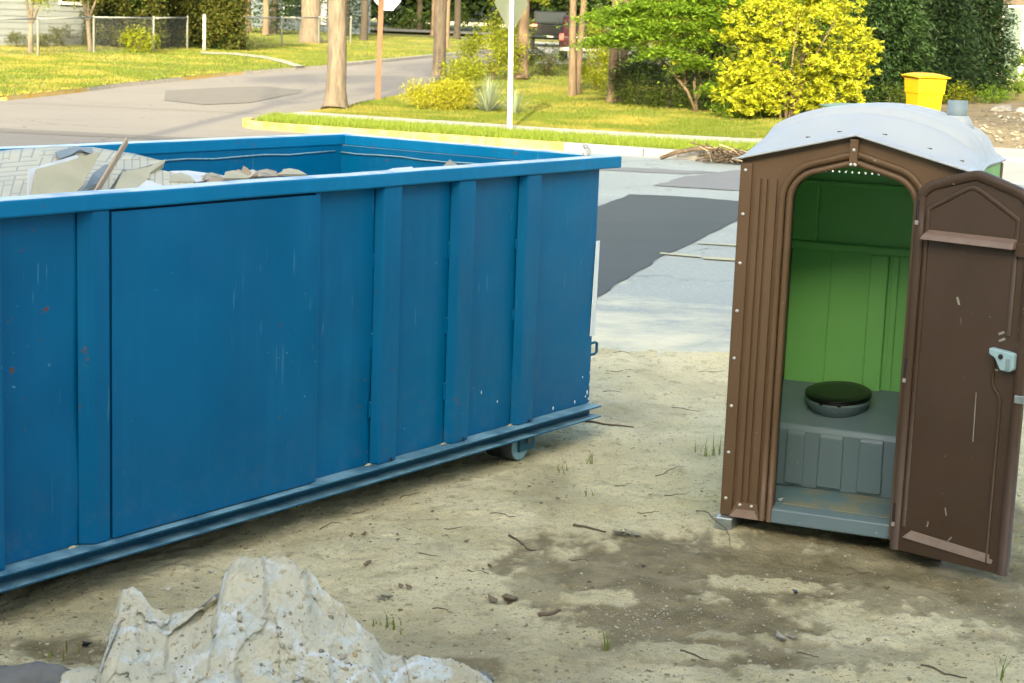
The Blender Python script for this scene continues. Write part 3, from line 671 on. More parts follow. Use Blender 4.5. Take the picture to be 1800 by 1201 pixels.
# base channel, its flanges turned outwards
for (vo, vw, vi) in ((-.038, .040, .0745), (2.478, 2.40, 2.3655)):
    mb = MB()
    mb.box(-6.62, -.175, min(vo, vi), max(vo, vi), .238, .249).box(-6.60, -.20, min(vw, vw + .01), max(vw, vw + .01), .184, .2375).box(-6.62, -.19, min(vo - .012 * (1 if vo < 1 else -1), vi), max(vo - .012 * (1 if vo < 1 else -1), vi), .173, .183)
    mb.build('base_channel', BF, ds, .003)
for v0 in (.62, 1.66): MB().box(-6.7, -.25, v0, v0 + .16, .03, .172).build('skid_rail', M['dark_steel'], ds, .006)
for i in range(9): MB().box(-6.3 + .7 * i, -6.22 + .7 * i, .09, 2.35, .12, .17 - .001 * i).build('cross_member', M['dark_steel'], ds)
def wheel(u, v0, v1, plate_v):
    o = MB().lathe([(.030, v0), (.080, v0), (.098, v0 + .012), (.098, v1 - .012), (.080, v1), (.03, v1)], 28, (u, 0, .098), 'y').build('wheel', M['dark_steel'], ds)
    MB().lathe([(.085, v0 - .004), (.093, v0 - .004), (.093, v0 + .002), (.085, v0 + .002)], 28, (u, 0, .098), 'y').build('wheel_rim', M['weld'], o)
    p = MB().box(u - .03, u + .145, plate_v, plate_v + .014, .062, .172).build('wheel_bracket', BF, ds, .004)
    MB().lathe([(.018, -.012), (.018, .004)], 10, (u + .062, plate_v, .125), 'y').build('axle_bolt', M['dark_steel'], p)
wheel(-1.01, .05, .27, .030); wheel(-6.1, .05, .27, .030); wheel(-1.01, 2.12, 2.34, 2.372); wheel(-6.1, 2.12, 2.34, 2.372)
u0, _, z0 = dump_at(1046, 424, .072); u1, _, z1 = dump_at(1033, 592, .072)
MB().hexa([(-.196, .064, z1), (-.140, .064, z1), (-.140, .0715, z1), (-.196, .0715, z1), (-.170, .064, z0), (-.128, .064, z0), (-.128, .0715, z0), (-.170, .0715, z0)]).build('reflective_strip', M['white_tape'], ds, .002)
hk = MB(); hz = dump_at(1048, 610, .1)[2]
hk.tube([(-.16, .09, hz + .035), (-.10, .088, hz + .04), (-.075, .086, hz + .03), (-.075, .086, hz - .03), (-.10, .088, hz - .042), (-.16, .09, hz - .04)], .010, 8); hk.build('tarp_hook', BF, ds)
# sand that has settled on the flange beside the ribs
for uR in (-1.11, -1.81, -2.52, -4.70):
    MB().lathe([(.035, 0), (.02, .005), (.008, .008), (.001, .009)], 9, (uR, .06, .249), 'z', 1, .35).build('sand_deposit', M['sand'], ds)

for (px, py, w_, h_) in [(1036, 676, .008, .016), (1032, 690, .010, .022), (1029, 697, .007, .010), (1034, 701, .009, .012), (1010, 707, .009, .016), (972, 718, .009, .018), (1024, 663, .006, .010), (1037, 655, .006, .014), (925, 712, .006, .012), (846, 690, .007, .014), (874, 706, .006, .012)]:
    u_, _, z_ = dump_at(px, py, .072); MB().lathe([(1.0, -.0022), (.8, -.0035)], 7, (u_, .0735, z_), 'y', w_ * .9, h_ * .85).build('paint_chip', M['white_tape'], ds)
# ---- what lies in the dumpster (each piece its own thing)
def surf(name, label, cat, fn, nu, nv, mat, th=.006, uv=(1.5, 1.0), group=None):
    """a sheet given as px, py, v on a unit square; stands in the dumpster at its real place"""
    V = []; 
    for j in range(nv + 1):
        for i in range(nu + 1):
            px, py, v = fn(i / nu, j / nv); V.append(D2W(*dump_at(px, py, v)))
    c0 = np.mean(V, axis=0)
    F = [(j * (nu + 1) + i, j * (nu + 1) + i + 1, (j + 1) * (nu + 1) + i + 1, (j + 1) * (nu + 1) + i) for j in range(nv) for i in range(nu)]
    me = np_mesh(name, np.array(V) - c0, F, mat, True)
    ul = me.uv_layers.new(name='UVMap')
    li = np.empty(len(me.loops), np.int32); me.loops.foreach_get('vertex_index', li)
    uvs = np.stack([(li % (nu + 1)) / nu * uv[0], (li // (nu + 1)) / nv * uv[1]], 1); ul.data.foreach_set('uv', uvs.ravel().astype(np.float32))
    o = link(name, me, None, c0); md = o.modifiers.new('solid', 'SOLIDIFY'); md.thickness = th
    return tag(o, label, cat, group)
def lerp(a, b, t): return tuple(x * (1 - t) + y * t for x, y in zip(a, b))
def pl(P, t):
    t = max(0, min(.99999, t)) * (len(P) - 1); i = int(t); return lerp(P[i], P[i + 1], t - i)
def ruled(bot, top): return lambda i, j: lerp(pl(bot, i), pl(top, i), j)
hp = MB()
def hf(i, j):
    u, v = -6.55 + 6.3 * i, .1 + 2.24 * j
    t = 1.50 * (1 - max(0, min(1, (u + 2.7) / 1.0))) + .95 * max(0, min(1, (u + 2.7) / 1.0))
    return (u, v, t + .16 * mnoise.noise(Vector((u * 1.7, v * 1.7, 3))) + .10 * mnoise.noise(Vector((u * 5, v * 5, 1))) + .05 * mnoise.noise(Vector((u * 13, v * 13, 1))))
hp.grid(hf, 110, 44)
o = hp.build('rubble_heap', M['rubble'], None, loc=DLOC, rot=(0, 0, DYAW)); tag(o, 'heap of broken rubble filling the dumpster under the boards', 'rubble', kind='stuff')
v1, v2 = .30, 1.05
big = surf('flooring_sheet', 'large curved beige flooring sheet with thin grey line print', 'flooring sheet',
     ruled([(-90, 365, v1), (0, 358, v1), (110, 350, v1), (215, 340, v1)], [(-90, 272, v2), (-20, 268, v2), (20, 263, v2), (95, 257, v2), (165, 259, v2), (235, 270, v2), (290, 284, v2 - .15)]), 30, 10, M['vinyl'], .004, (1.7, .95))
def flat(name, label, cat, pts, mat, th=.008, parent=None, group=None):
    """flat board with a traced outline: pts are px, py, v"""
    W = [D2W(*dump_at(*p)) for p in pts]; c0 = np.mean(W, axis=0)
    mb = MB(); mb.add([w - c0 for w in W], [tuple(range(len(W)))])
    o = mb.build(name, mat, None, loc=c0, solid=th)
    ul = o.data.uv_layers.new(name='UVMap')
    for k_, lp in enumerate(o.data.loops): ul.data[k_].uv = (pts[lp.vertex_index][0] / 170, pts[lp.vertex_index][1] / 110)
    if parent: o.parent = parent; o.matrix_parent_inverse = Matrix.Translation(-Vector(parent.location))
    elif label: tag(o, label, cat, group)
    return o
flat('grey_print', None, None, [(97, 268, .93), (133, 257.5, 1.02), (163, 261, 1.0), (159, 270, .90), (140, 263, .96), (126, 272, .88), (104, 280, .82)], M['print_grey'], .003, big)
flat('grey_print', None, None, [(150, 330, .345), (163, 305, .55), (184, 290, .70), (205, 288, .74), (178, 322, .42)], M['print_grey'], .003, big)
flat('grey_print', None, None, [(186, 318, .45), (198, 294, .66), (216, 290, .72), (215, 297, .64)], M['print_grey'], .003, big)
flat('white_board', 'white board showing as a pale edge behind a beige board', 'board', [(47, 352, .24), (49, 299, .42), (92, 286, .5), (135, 273, .56), (137, 278, .54), (120, 348, .26)], M['board_white'], .006)
flat('beige_board', 'plain beige hardboard with a torn right edge leaning on the rail', 'board', [(53, 352, .20), (63, 299, .37), (118, 285, .42), (174, 268, .48), (168, 285, .42), (158, 302, .36), (150, 312, .33), (146, 326, .28), (136, 336, .25), (130, 350, .20)], M['board'], .010)
flat('hardboard_stack', 'stack of torn beige boards with brown layered edges', 'board', [(196, 345, .22), (214, 308, .46), (262, 297, .55), (289, 285, .6), (288, 291, .57), (263, 308, .46), (261, 318, .38), (226, 345, .2)], M['board'], .03)
flat('flooring_piece', 'folded flooring corner lying over the torn stack', 'flooring sheet', [(165, 338, .26), (205, 283, .66), (250, 276, .76), (290, 284, .80), (268, 290, .66), (225, 302, .52), (215, 299, .52), (185, 345, .24)], M['vinyl'], .005)
flat('white_board', 'white triangular board end beside the torn stack', 'board', [(222, 344, .19), (256, 317, .36), (284, 326, .30), (292, 340, .2)], M['board_white'], .008)
flat('flooring_piece', 'small printed flooring offcut sliding under a white board', 'flooring sheet', [(258, 322, .34), (268, 297, .56), (304, 304, .52), (338, 316, .42), (345, 334, .24), (280, 338, .22)], M['vinyl'], .006)
flat('white_board', 'flat white board with pinkish edge lying on the heap', 'board', [(298, 303, .72), (330, 302, .80), (385, 309, .76), (404, 314, .66), (345, 322, .48), (318, 312, .56)], M['board_white'], .014)
flat('white_board', 'thin white offcut just above the middle of the rail', 'board', [(672, 303, .25), (690, 297, .34), (724, 294, .36), (730, 300, .25)], M['board_white'], .006)
flat('white_board', 'pale pointed scrap peeking over the rail', 'board', [(776, 297, .22), (790, 283, .34), (803, 292, .24), (800, 298, .2)], M['pale_leaf'], .02)
flat('brown_board', 'small torn brown board standing in the rubble', 'board', [(421, 313, .6), (427, 293, .72), (434, 297, .7), (441, 304, .66), (440, 313, .6)], M['board_brown'], .012)
flat('brown_board', 'low splintered brown scrap near the rail', 'board', [(352, 330, .3), (372, 314, .5), (408, 318, .46), (420, 326, .34), (400, 332, .26)], M['board_brown'], .012)
for (pts, lab) in [] and [([(470, 318, .5), (482, 300, .7), (492, 304, .66), (497, 316, .5)], 'dusty plaster scrap in the heap by the far wall'), ([(505, 316, .5), (530, 303, .7), (552, 308, .62), (545, 316, .5)], 'flat plaster scrap beside the far corner')]:
    flat('plaster_scrap', lab, 'rubble', pts, M['board_white'], .02)
for i in range(16):                                                 # broken scraps tumbled over the heap behind the rail
    qx = 232 + 19 * i + 8 * math.sin(i * 2.3); ry = 338 - .066 * qx; qv = .34 + .28 * abs(math.sin(i * 1.9)); hh = 5 + 9 * abs(math.sin(i * 2.7)) * (1 if i < 10 else .55); ww = 13 + 11 * abs(math.cos(i * 1.3)); sl = 9 * math.sin(i * 3.7)
    flat('board_scrap', ('beige', 'printed', 'brown', 'dusty grey', 'pale wooden')[i % 5] + ' broken board scrap on the heap behind the rail', 'board', [(qx - ww, ry + 4, qv), (qx - ww * .6 + sl, ry - hh * .7, qv + .10), (qx + sl, ry - hh, qv + .14), (qx + ww * .7 + sl, ry - hh * .55, qv + .12), (qx + ww, ry + 4, qv)], M[('board', 'vinyl', 'board_brown', 'rubble', 'wood')[i % 5]], .009, None, 'broken board scraps on the heap')
a, b = D2W(*dump_at(160, 352, .16)), D2W(*dump_at(223, 248, .62)); ax = (b - a); ln = np.linalg.norm(ax)
lt = MB().box(-.018, .018, -.006, .006, 0, ln).build('wooden_lath', M['wood'], None, .0015, loc=a)
lt.rotation_euler = Vector(ax).to_track_quat('Z', 'X').to_euler(); tag(lt, 'narrow pale wooden lath sticking up out of the dumpster', 'lath')
gp = D2W(*dump_at(1031, 272, .15))
gm = MB(); gm.grid(lambda i, j: (.05 * (i - .5) * (1 - .45 * j) + .012 * math.sin(j * 5), .012 * math.sin(i * 9 + j * 3), .085 * j), 8, 8); gm.grid(lambda i, j: (-.02 + .035 * (i - .5), -.02 + .012 * math.sin(i * 7), .05 * j), 5, 5)
o = gm.build('torn_paper', M['white_paint'], None, loc=(gp[0], gp[1], 1.922), rot=(0, 0, .4), solid=.004); tag(o, 'scrap of white paper caught on the dumpster corner rail', 'paper')

# ------------------------------------------------------------------ portable toilet
TLOC = np.array([1.2151, 9.6246, 0.0]); TYAW = -.3899
tl = empty('portable_toilet', TLOC, TYAW)
tag(tl, 'brown and green portable toilet with white roof and open door', 'portable toilet')
BR, GN, GT = M['brown'], M['green'], M['grey_tank']
W_, DEP = 1.235, 1.10
def roof_line(x): return 2.084 + .166 * (1 - abs(x - .6175) / .655)
def arch_in(x):                                                     # underside of the door arch
    q = abs(x - .6175) / .3325; z = 2.100 - .095 * q
    r = max(0.0, (q - .66) / .34); return z - .115 * (1 - math.sqrt(max(0, 1 - min(1, r) ** 2)))
for x0, x1, nm in ((.0, .285, 'front_panel'), (.95, W_, 'front_panel')):
    mb = MB(); mb.prism([(x0, .004, .088), (x1, .004, .088), (x1, .004, roof_line(x1) if x0 > .5 else roof_line(x1)), (x0, .004, roof_line(x0))], [(x0, .05, .088), (x1, .05, .088), (x1, .05, roof_line(x1)), (x0, .05, roof_line(x0))])
    mb.build(nm, BR, tl)
mb = MB(); N = 36; xs_ = [.285 + (.95 - .285) * i / N for i in range(N + 1)]
for i in range(N):
    a, b = xs_[i], xs_[i + 1]
    mb.hexa([(a, .004, arch_in(a)), (b, .004, arch_in(b)), (b, .05, arch_in(b)), (a, .05, arch_in(a)), (a, .004, roof_line(a)), (b, .004, roof_line(b)), (b, .05, roof_line(b)), (a, .05, roof_line(a))])
mb.build('gable_panel', BR, tl)
def sweep(path, prof, closed=False):
    """profile (offset in the plane of the path, depth y) swept along a path in x, z"""
    mb = MB(); n = len(path); R_ = []
    for i in range(n):
        p0, p1 = path[max(i - 1, 0)], path[min(i + 1, n - 1)]
        tx, tz = p1[0] - p0[0], p1[1] - p0[1]; l = math.hypot(tx, tz) or 1; nx_, nz_ = -tz / l, tx / l
        R_.append([(path[i][0] + nx_ * o_, y_, path[i][1] + nz_ * o_) for o_, y_ in prof])
    k = len(prof); vs = [p for r in R_ for p in r]
    fs = [(i * k + j, i * k + (j + 1) % k, (i + 1) * k + (j + 1) % k, (i + 1) * k + j) for i in range(n - 1) for j in range(k)]
    mb.add(vs, fs, True); b0 = len(mb.v) - len(vs); mb.f.append(tuple(b0 + j for j in range(k))); mb.sm.append(False); mb.f.append(tuple(b0 + (n - 1) * k + j for j in range(k))[::-1]); mb.sm.append(False)
    return mb
op = [(.285, .088), (.285, .6), (.285, 1.2), (.285, 1.78)] + [(x, arch_in(x)) for x in [.285 + .665 * (.5 - .5 * math.cos(PI * i / 40)) for i in range(41)]] + [(.95, 1.78), (.95, 1.2), (.95, .6), (.95, .088)]
sweep(op, [(-.006, -.022), (.018, -.028), (.024, -.004), (.024, .006), (-.006, .055)]).build('door_frame', BR, tl)
sweep(op, [(.030, .006), (.034, -.012), (.056, -.020), (.066, -.014), (.070, .006)]).build('arch_moulding', BR, tl)
for x0, x1 in ((.078, .113), (.121, .150), (.158, .205)):
    MB().prism([(x0, .006, .10), (x0 + .004, -.008, .10), (x1 - .004, -.008, .10), (x1, .006, .10)], [(x0, .006, 1.99), (x0 + .004, -.008, 1.99), (x1 - .004, -.008, 1.99), (x1, .006, 1.99)]).build('panel_rib', BR, tl)
for x0, x1 in ((1.03, 1.075), (1.085, 1.12), (1.13, 1.16)):
    MB().prism([(x0, .006, .10), (x0 + .004, -.008, .10), (x1 - .004, -.008, .10), (x1, .006, .10)], [(x0, .006, 1.99), (x0 + .004, -.008, 1.99), (x1 - .004, -.008, 1.99), (x1, .006, 1.99)]).build('panel_rib', BR, tl)
rv = MB().lathe([(.0095, .002), (.0095, -.003), (.006, -.007), (.001, -.008)], 10, axis='y').mesh('rivet', M['rivet'])
for sx_, xc in ((0, .0), (1, W_)):
    x0, x1 = (-.006, .062) if not sx_ else (W_ - .062, W_ + .006)
    cp_ = MB().box(x0, x1, -.014, .06, .09, 2.068).build('corner_post', BR, tl, .008)
    for zz in (2.03, 1.79, 1.52, 1.255, .99, .72, .455, .19):
        link('rivet', rv, cp_, ((x0 + x1) / 2 - .003, -.014, zz))
st = MB().box(.588, .632, -.034, .004, 2.085, 2.232).build('gable_strap', BR, tl, .004)
for q in ((.600, 2.098), (.622, 2.098), (.611, 2.175)): link('rivet', rv, st, (q[0], -.034, q[1]))
MB().box(.222, .246, -.012, .006, .945, 1.03).build('strike_plate', M['metal'], tl, .003)
MB().box(.230, .239, -.015, -.011, .965, 1.01).build('strike_slot', M['rubber'], tl)
# lower left skid bracket
sb = MB().hexa([(.05, -.03, .10), (.225, -.03, .10), (.22, .004, .10), (.05, .004, .10), (.085, -.012, .175), (.205, -.012, .175), (.205, .004, .175), (.085, .004, .175)]).build('skid_bracket', BR, tl, .003)
MB().hexa([(.052, -.034, .094), (.223, -.034, .094), (.215, -.022, .094), (.055, -.022, .094), (.09, -.028, .140), (.195, -.028, .140), (.195, -.02, .140), (.09, -.02, .140)]).build('scuffed_plate', simple('scuffed_brown', (.27, .19, .145), (.22, .155, .115), 14, .6), sb)
for q in (.11, .175): link('rivet', rv, sb, (q, -.018, .163))
# side and back walls with moulded ribs
for x0, x1 in ((.004, .03), (W_ - .03, W_ - .004)): MB().box(x0, x1, .061, DEP, .17, 2.085).build('side_wall', GN, tl)
for xx in (.030, W_ - .036):
    for y0 in (.25, .55, .85): MB().box(xx - .006 if xx > .5 else xx, xx + .012 if xx < .5 else xx + .006, y0, y0 + .10, .75, 1.9).build('wall_rib', GN, tl, .008)
for x0, x1 in ((-.004, .05), (W_ - .05, W_ + .004)): MB().box(x0, x1, DEP - .03, DEP + .04, .09, 2.085).build('corner_post', M['bark_dark'] if False else BR, tl, .008)
bw = MB().box(.031, W_ - .031, DEP - .01, DEP + .02, .17, 1.966).box(.031, W_ - .031, DEP - .01, DEP + .02, 1.979, 2.10).build('back_wall', GN, tl)
for i in range(30): MB().box(.031 + i * .0392, .056 + i * .0392, DEP - .008, DEP + .018, 1.965, 1.980).build('vent_bar', GN, bw)
MB().box(.03, W_ - .03, DEP - .055, DEP - .0105, 1.50, 1.548).build('moulded_ledge', GN, bw, .012)
MB().box(.03, .20, DEP - .045, DEP - .0105, 1.55, 1.90).build('moulded_pilaster', GN, bw, .012)
MB().box(.80, W_ - .03, DEP - .045, DEP - .0105, 1.55, 1.90).build('moulded_pilaster', GN, bw, .012)
MB().box(.03, W_ - .03, DEP - .052, DEP - .0105, 1.885, 1.915).build('moulded_ledge', GN, bw, .012)
for x0, x1 in ((.53, .64), (.66, .70)): MB().box(x0, x1, DEP - .04 if x0 < .6 else DEP - .022, DEP - .0105, .66, 1.50).build('moulded_pilaster', GN, bw, .010)
MB().box(.29, .296, DEP - .02, DEP - .0105, .66, 1.50).build('moulded_pilaster', GN, bw, .003)
# floor pan, step, skids
MB().box(.055, W_ - .055, .06, DEP - .02, .10, .178).build('base_pan', M['step'], tl)
stp = MB().hexa([(.288, -.028, .088), (.947, -.028, .088), (.947, .07, .088), (.288, .07, .088), (.288, -.016, .168), (.947, -.016, .168), (.947, .07, .180), (.288, .07, .180)]).build('step', GT, tl, .008)
MB().box(.292, .943, .0705, .50, .1785, .184).build('floor', M['step'], tl, .002)
for x0 in (-.02, 1.14): 
    sk = MB().box(x0, x0 + .098, -.055, DEP + .06, .012, .087).build('skid', M['metal'] if x0 < .5 else M['bark_dark'], tl, .008)
# waste tank with fluted front, bowl, seat
TY = .47
mb = MB(); prof = [(TY, .182), (TY, .515), (TY + .018, .548), (.62, .575), (DEP - .012, .690), (DEP - .012, .182)]
mb.prism([(.031, y, z) for y, z in prof][::-1], [(W_ - .031, y, z) for y, z in prof][::-1]); tk = mb.build('waste_tank', GT, tl, .010)
for x0, x1 in ((.235, .345), (.425, .57), (.655, .80), (.86, .98), (.06, .16)):
    MB().hexa([(x0, TY - .014, .20), (x1, TY - .014, .20), (x1, TY + .004, .20), (x0, TY + .004, .20), (x0 + .004, TY - .014, .500), (x1 - .004, TY - .014, .500), (x1 - .004, TY + .004, .524), (x0 + .004, TY + .004, .524)]).build('tank_flute', GT, tk, .010)
BX, BY = .452, .79
bl = MB().lathe([(.06, .515), (.105, .550), (.160, .605), (.186, .648), (.190, .668), (.15, .680)], 32, (BX, BY, 0), 'z', 1.0, 1.14).build('bowl', GT, tk)
seat = MB().lathe([(.160, -.009), (.188, -.007), (.193, 0), (.188, .007), (.15, .009)], 36, (0, 0, 0), 'z', 1.0, 1.15).build('toilet_seat', M['black_seat'], tl, loc=(BX, BY, .690), rot=(math.radians(6), 0, 0))
MB().lathe([(.150, .009), (.189, .0095), (.194, .014), (.186, .019), (.12, .022), (.001, .023)], 36, (0, 0, 0), 'z', 1.0, 1.15).build('seat_lid', M['black_seat'], seat)
for dx in (-.055, .05): MB().box(dx - .012, dx + .012, -.214, -.198, -.012, .0).build('seat_bumper', M['black_seat'], seat, .003)
ur = MB().lathe([(.001, 1.02), (.05, 1.05), (.085, 1.13), (.09, 1.26), (.075, 1.30)], 20, (.035, .36, 0), 'z', .9, 1.0).build('urinal', GT, tl)
# roof: a ribbed vault that starts from the pitched front edge
def roof_z(x, y):
    q = min(1, abs(x - .6175) / .655); fr_ = 2.088 + .166 * (1 - q)
    rt = x > .6175; ar = 2.086 + .262 * math.sqrt(max(0, 1 - min(1, q / (.935 if rt else 1.0)) ** 2)) ** 1.25 + (.05 * max(0, (q - .92) / .08) ** 1.5 if rt else 0)
    k = float(sstep(0.0, .34, y)); kb = float(sstep(1.19, .92, y)) if y > .9 else 1
    z = fr_ + (ar - fr_) * k * (.35 + .65 * kb)
    rb = (.5 + .5 * math.cos((y - .40) / .185 * 2 * PI)) ** .7 * float(sstep(.26, .36, y)) * float(sstep(1.06, .96, y)) * float(sstep(.93, .82, q))
    return z + .048 * rb
rf = MB()
def rfn(i, j):
    y = -.045 + 1.25 * j; hw = .652 - .03 * max(0, j - .1); x = .6175 + hw * (2 * i - 1); return (x, y, roof_z(x, y))
rf.grid(rfn, 80, 110); ro = rf.build('roof', M['roof'], tl, solid=.012)
for x in (.33, .50, .74, .98, 1.15): MB().box(x - .013, x + .013, .105, .113, roof_z(x, .109) + .002, roof_z(x, .109) + .010).build('roof_screw', M['dark_steel'], ro)
pz = roof_z(.985, .93)
MB().lathe([(.110, pz - .06), (.085, pz - .01), (.068, pz + .015), (.062, pz + .02)], 24, (.985, .93, 0)).build('pipe_collar', M['roof'], ro)
MB().lathe([(.056, pz - .04), (.056, pz + .105), (.050, pz + .105), (.050, pz - .02)], 28, (.985, .93, 0)).build('vent_pipe', M['pvc'], tl)

# ---- the open door
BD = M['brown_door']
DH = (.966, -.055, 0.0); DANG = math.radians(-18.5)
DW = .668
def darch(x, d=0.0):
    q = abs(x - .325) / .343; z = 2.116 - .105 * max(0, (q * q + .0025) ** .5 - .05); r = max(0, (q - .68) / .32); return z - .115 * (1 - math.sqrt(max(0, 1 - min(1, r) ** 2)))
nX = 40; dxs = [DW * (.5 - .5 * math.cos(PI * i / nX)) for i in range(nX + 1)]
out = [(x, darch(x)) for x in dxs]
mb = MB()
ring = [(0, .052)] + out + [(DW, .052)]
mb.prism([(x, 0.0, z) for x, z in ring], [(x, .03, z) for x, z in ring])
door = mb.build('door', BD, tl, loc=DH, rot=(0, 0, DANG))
dpth = [(.0, .052), (.0, 1.0), (.0, 1.7)] + out + [(DW, 1.7), (DW, 1.0), (DW, .052)]
sweep(dpth, [(-.052, .001), (-.045, -.012), (-.004, -.016), (.002, -.008), (.002, .03), (-.004, .034)]).build('door_edge', BD, door)
inn = [(.068, .19)] + [(.068, 1.0), (.068, 1.88)] + [(.068 + .50 * i / 16, min(1.895 + .145 * (1 - abs(.068 + .50 * i / 16 - .31) / .25), 2.03)) for i in range(17)] + [(.568, 1.86), (.568, 1.30)]
sweep(inn, [(-.016, .001), (-.010, -.006), (.008, -.006), (.016, .001)]).build('moulded_bead', BD, door)
inn2 = [(x + .03 if x < .3 else x - .03, z - .045) for x, z in inn[3:-2]]
jog = [(.575, 1.30), (.575, 1.16), (.535, 1.10), (.500, 1.06), (.50, 1.03)]
jog = [(.505, 1.21), (.505, 1.05), (.515, 1.02), (.545, .985), (.556, .955), (.556, .10)]
sweep(jog, [(-.008, .001), (-.005, -.009), (.005, -.009), (.008, .001)]).build('moulded_bead', BD, door)
lm = simple('scuffed_door_edge', (.19, .135, .10), (.16, .11, .085), 10, .5)
MB().hexa([(.060, -.062, 1.742), (.575, -.062, 1.742), (.575, .0, 1.742), (.060, .0, 1.742), (.072, -.046, 1.772), (.572, -.046, 1.772), (.572, .0, 1.792), (.082, .0, 1.792)]).build('door_shelf', lm, door, .004)
MB().box(.572, .622, -.022, .0, 1.705, 1.775).build('shelf_stop', BD, door, .004)
kk = MB(); kk.add([(.066, -.0045, .128), (.585, -.0045, .098), (.592, -.0045, .122), (.570, -.0045, .126), (.570, -.0045, .146), (.115, -.0045, .176), (.105, -.0045, .165)], [tuple(range(7))[::-1]])
kk.build('kick_tape', simple('worn_kick_tape', (.30, .235, .19), (.25, .19, .155), 12, .6), door, solid=.004)
lh = MB().prism([(.492, -.05, 1.232), (.600, -.05, 1.222), (.628, -.05, 1.215), (.628, -.05, 1.135), (.610, -.05, 1.122), (.560, -.05, 1.125), (.525, -.05, 1.185), (.492, -.05, 1.20)], [(.492, -.004, 1.232), (.600, -.004, 1.222), (.628, -.004, 1.215), (.628, -.004, 1.135), (.610, -.004, 1.122), (.560, -.004, 1.125), (.525, -.004, 1.185), (.492, -.004, 1.20)]).build('door_latch', M['latch'], door, .006)
MB().lathe([(.013, -.056), (.013, -.049)], 12, (.560, 0, 1.195), 'y').build('latch_pin', M['rubber'], lh)
MB().box(.588, .612, -.054, -.049, 1.13, 1.19).build('latch_lever', M['pvc'], lh, .002)
MB().box(.638, .690, -.022, .01, .965, 1.005).build('latch_bolt', M['metal'], door, .003)
for zz in (1.84, 1.00, .21):
    MB().box(.006, .018, -.020, .0, zz, zz + .10).build('hinge_slot', M['rubber'], door, .003)
    MB().box(.004, .022, -.0215, .0, zz - .03, zz - .008).build('hinge_tab', M['concrete'], door, .002)
for (x0, z0, x1, z1, w) in [(.27, 1.46, .285, 1.42, .006), (.515, 1.30, .545, 1.315, .006), (.52, 1.265, .552, 1.282, .006), (.505, 1.118, .53, 1.112, .004), (.42, .98, .425, .72, .0025), (.30, .34, .31, .30, .003), (.21, .245, .205, .215, .004), (.35, .19, .33, .165, .004)]:
    l = math.hypot(x1 - x0, z1 - z0); nx_, nz_ = -(z1 - z0) / l * w, (x1 - x0) / l * w
    k_ = MB(); k_.add([(x0 - nx_, -.0022, z0 - nz_), (x1 - nx_, -.0022, z1 - nz_), (x1 + nx_, -.0022, z1 + nz_), (x0 + nx_, -.0022, z0 + nz_)], [(0, 1, 2, 3)]); k_.build('scrape', lm if False else M['pale_leaf'], door, solid=.0015)

# ------------------------------------------------------------------ broken concrete in the foreground
def sil(pts, Y): return [(lambda P: (P[0], P[2]))(aty(px, py, Y)) for px, py in pts]
SP = sil([(120, 1260), (165, 1215), (180, 1165), (196, 1105), (206, 1062), (218, 1035), (236, 1026), (256, 1040), (272, 1062), (300, 1080), (330, 1072), (362, 1062), (384, 1045), (394, 1010), (408, 986), (430, 977), (465, 979), (474, 984), (492, 977), (515, 985), (548, 1010), (572, 1040), (600, 1062), (632, 1092), (655, 1112), (676, 1146), (700, 1158), (740, 1153), (790, 1163), (822, 1175), (858, 1192), (885, 1225)], 6.85)
SX, SZ = np.array([p[0] for p in SP]), np.array([p[1] for p in SP])
nS, nT = 300, 150
s_ = np.linspace(SX[0], SX[-1], nS + 1); t_ = np.linspace(0, 1, nT + 1)
S, T = np.meshgrid(s_, t_); top = np.interp(S, SX, SZ)
# front face rises from the sand to the broken crest, the back drops steeply
tf = np.clip(T / .72, 0, 1); tb = np.clip((T - .72) / .28, 0, 1)
zb = -.06
Zr = np.where(T < .72, zb + (top - zb) * tf ** .92, top - (top - zb) * tb ** 1.4)
Yr = np.where(T < .72, 6.30 + .55 * tf, 6.85 + .22 * tb)
body = np.sin(np.clip(T, 0, 1) * PI) ** .5
nz1 = fbm(S * 5, T * 4 + 3, 5) - .5; nz2 = fbm(S * 19, T * 13, 5, .62) - .5; fac = np.abs(fbm(S * 3.1 + 9, T * 2.5, 3) - .5)
# fracture planes: every cell of the face is its own tilted plane
sd_s = RNG.uniform(SX[0], SX[-1], 46); sd_t = RNG.uniform(0, .75, 46); tlt = RNG.normal(0, 1, (46, 2)); off_ = RNG.normal(0, .016, 46)
wS = S + .05 * (fbm(S * 9, T * 7, 3) - .5); wT = T + .08 * (fbm(S * 9 + 4, T * 7 + 4, 3) - .5)
dd = (wS[..., None] - sd_s) ** 2 * 2.2 + ((wT[..., None] - sd_t) * .8) ** 2; ci = np.argmin(dd, axis=-1)
plane = off_[ci] + .16 * tlt[ci, 0] * (S - sd_s[ci]) + .10 * tlt[ci, 1] * (T - sd_t[ci])
Yr = Yr + np.clip(body, 0, 1) * (plane * 1.2 + .06 * nz1 + .050 * nz2 + .022 * (fbm(S * 70, T * 48, 3, .7) - .5))
Zr = Zr + np.where(T < .70, body * (.02 * nz1 + (.03 * nz2 + .25 * plane) * sstep(.72, .5, T)), .02 * nz2)
Zr = Zr + (T > .5) * .022 * (fbm(S * 45, T * 20, 3) - .5)
idx = (np.arange(nS)[None] + np.arange(nT)[:, None] * (nS + 1)).ravel()
cx_ = np.array([S.mean(), 6.7, 0])
me = np_mesh('concrete_chunk', np.stack([S.ravel(), Yr.ravel(), Zr.ravel()], 1) - cx_, np.stack([idx, idx + 1, idx + nS + 2, idx + nS + 1], 1), M['chunk'], False)
chunk = link('concrete_chunk', me, None, cx_); tag(chunk, 'large jagged lump of broken concrete with two peaks', 'concrete lump')
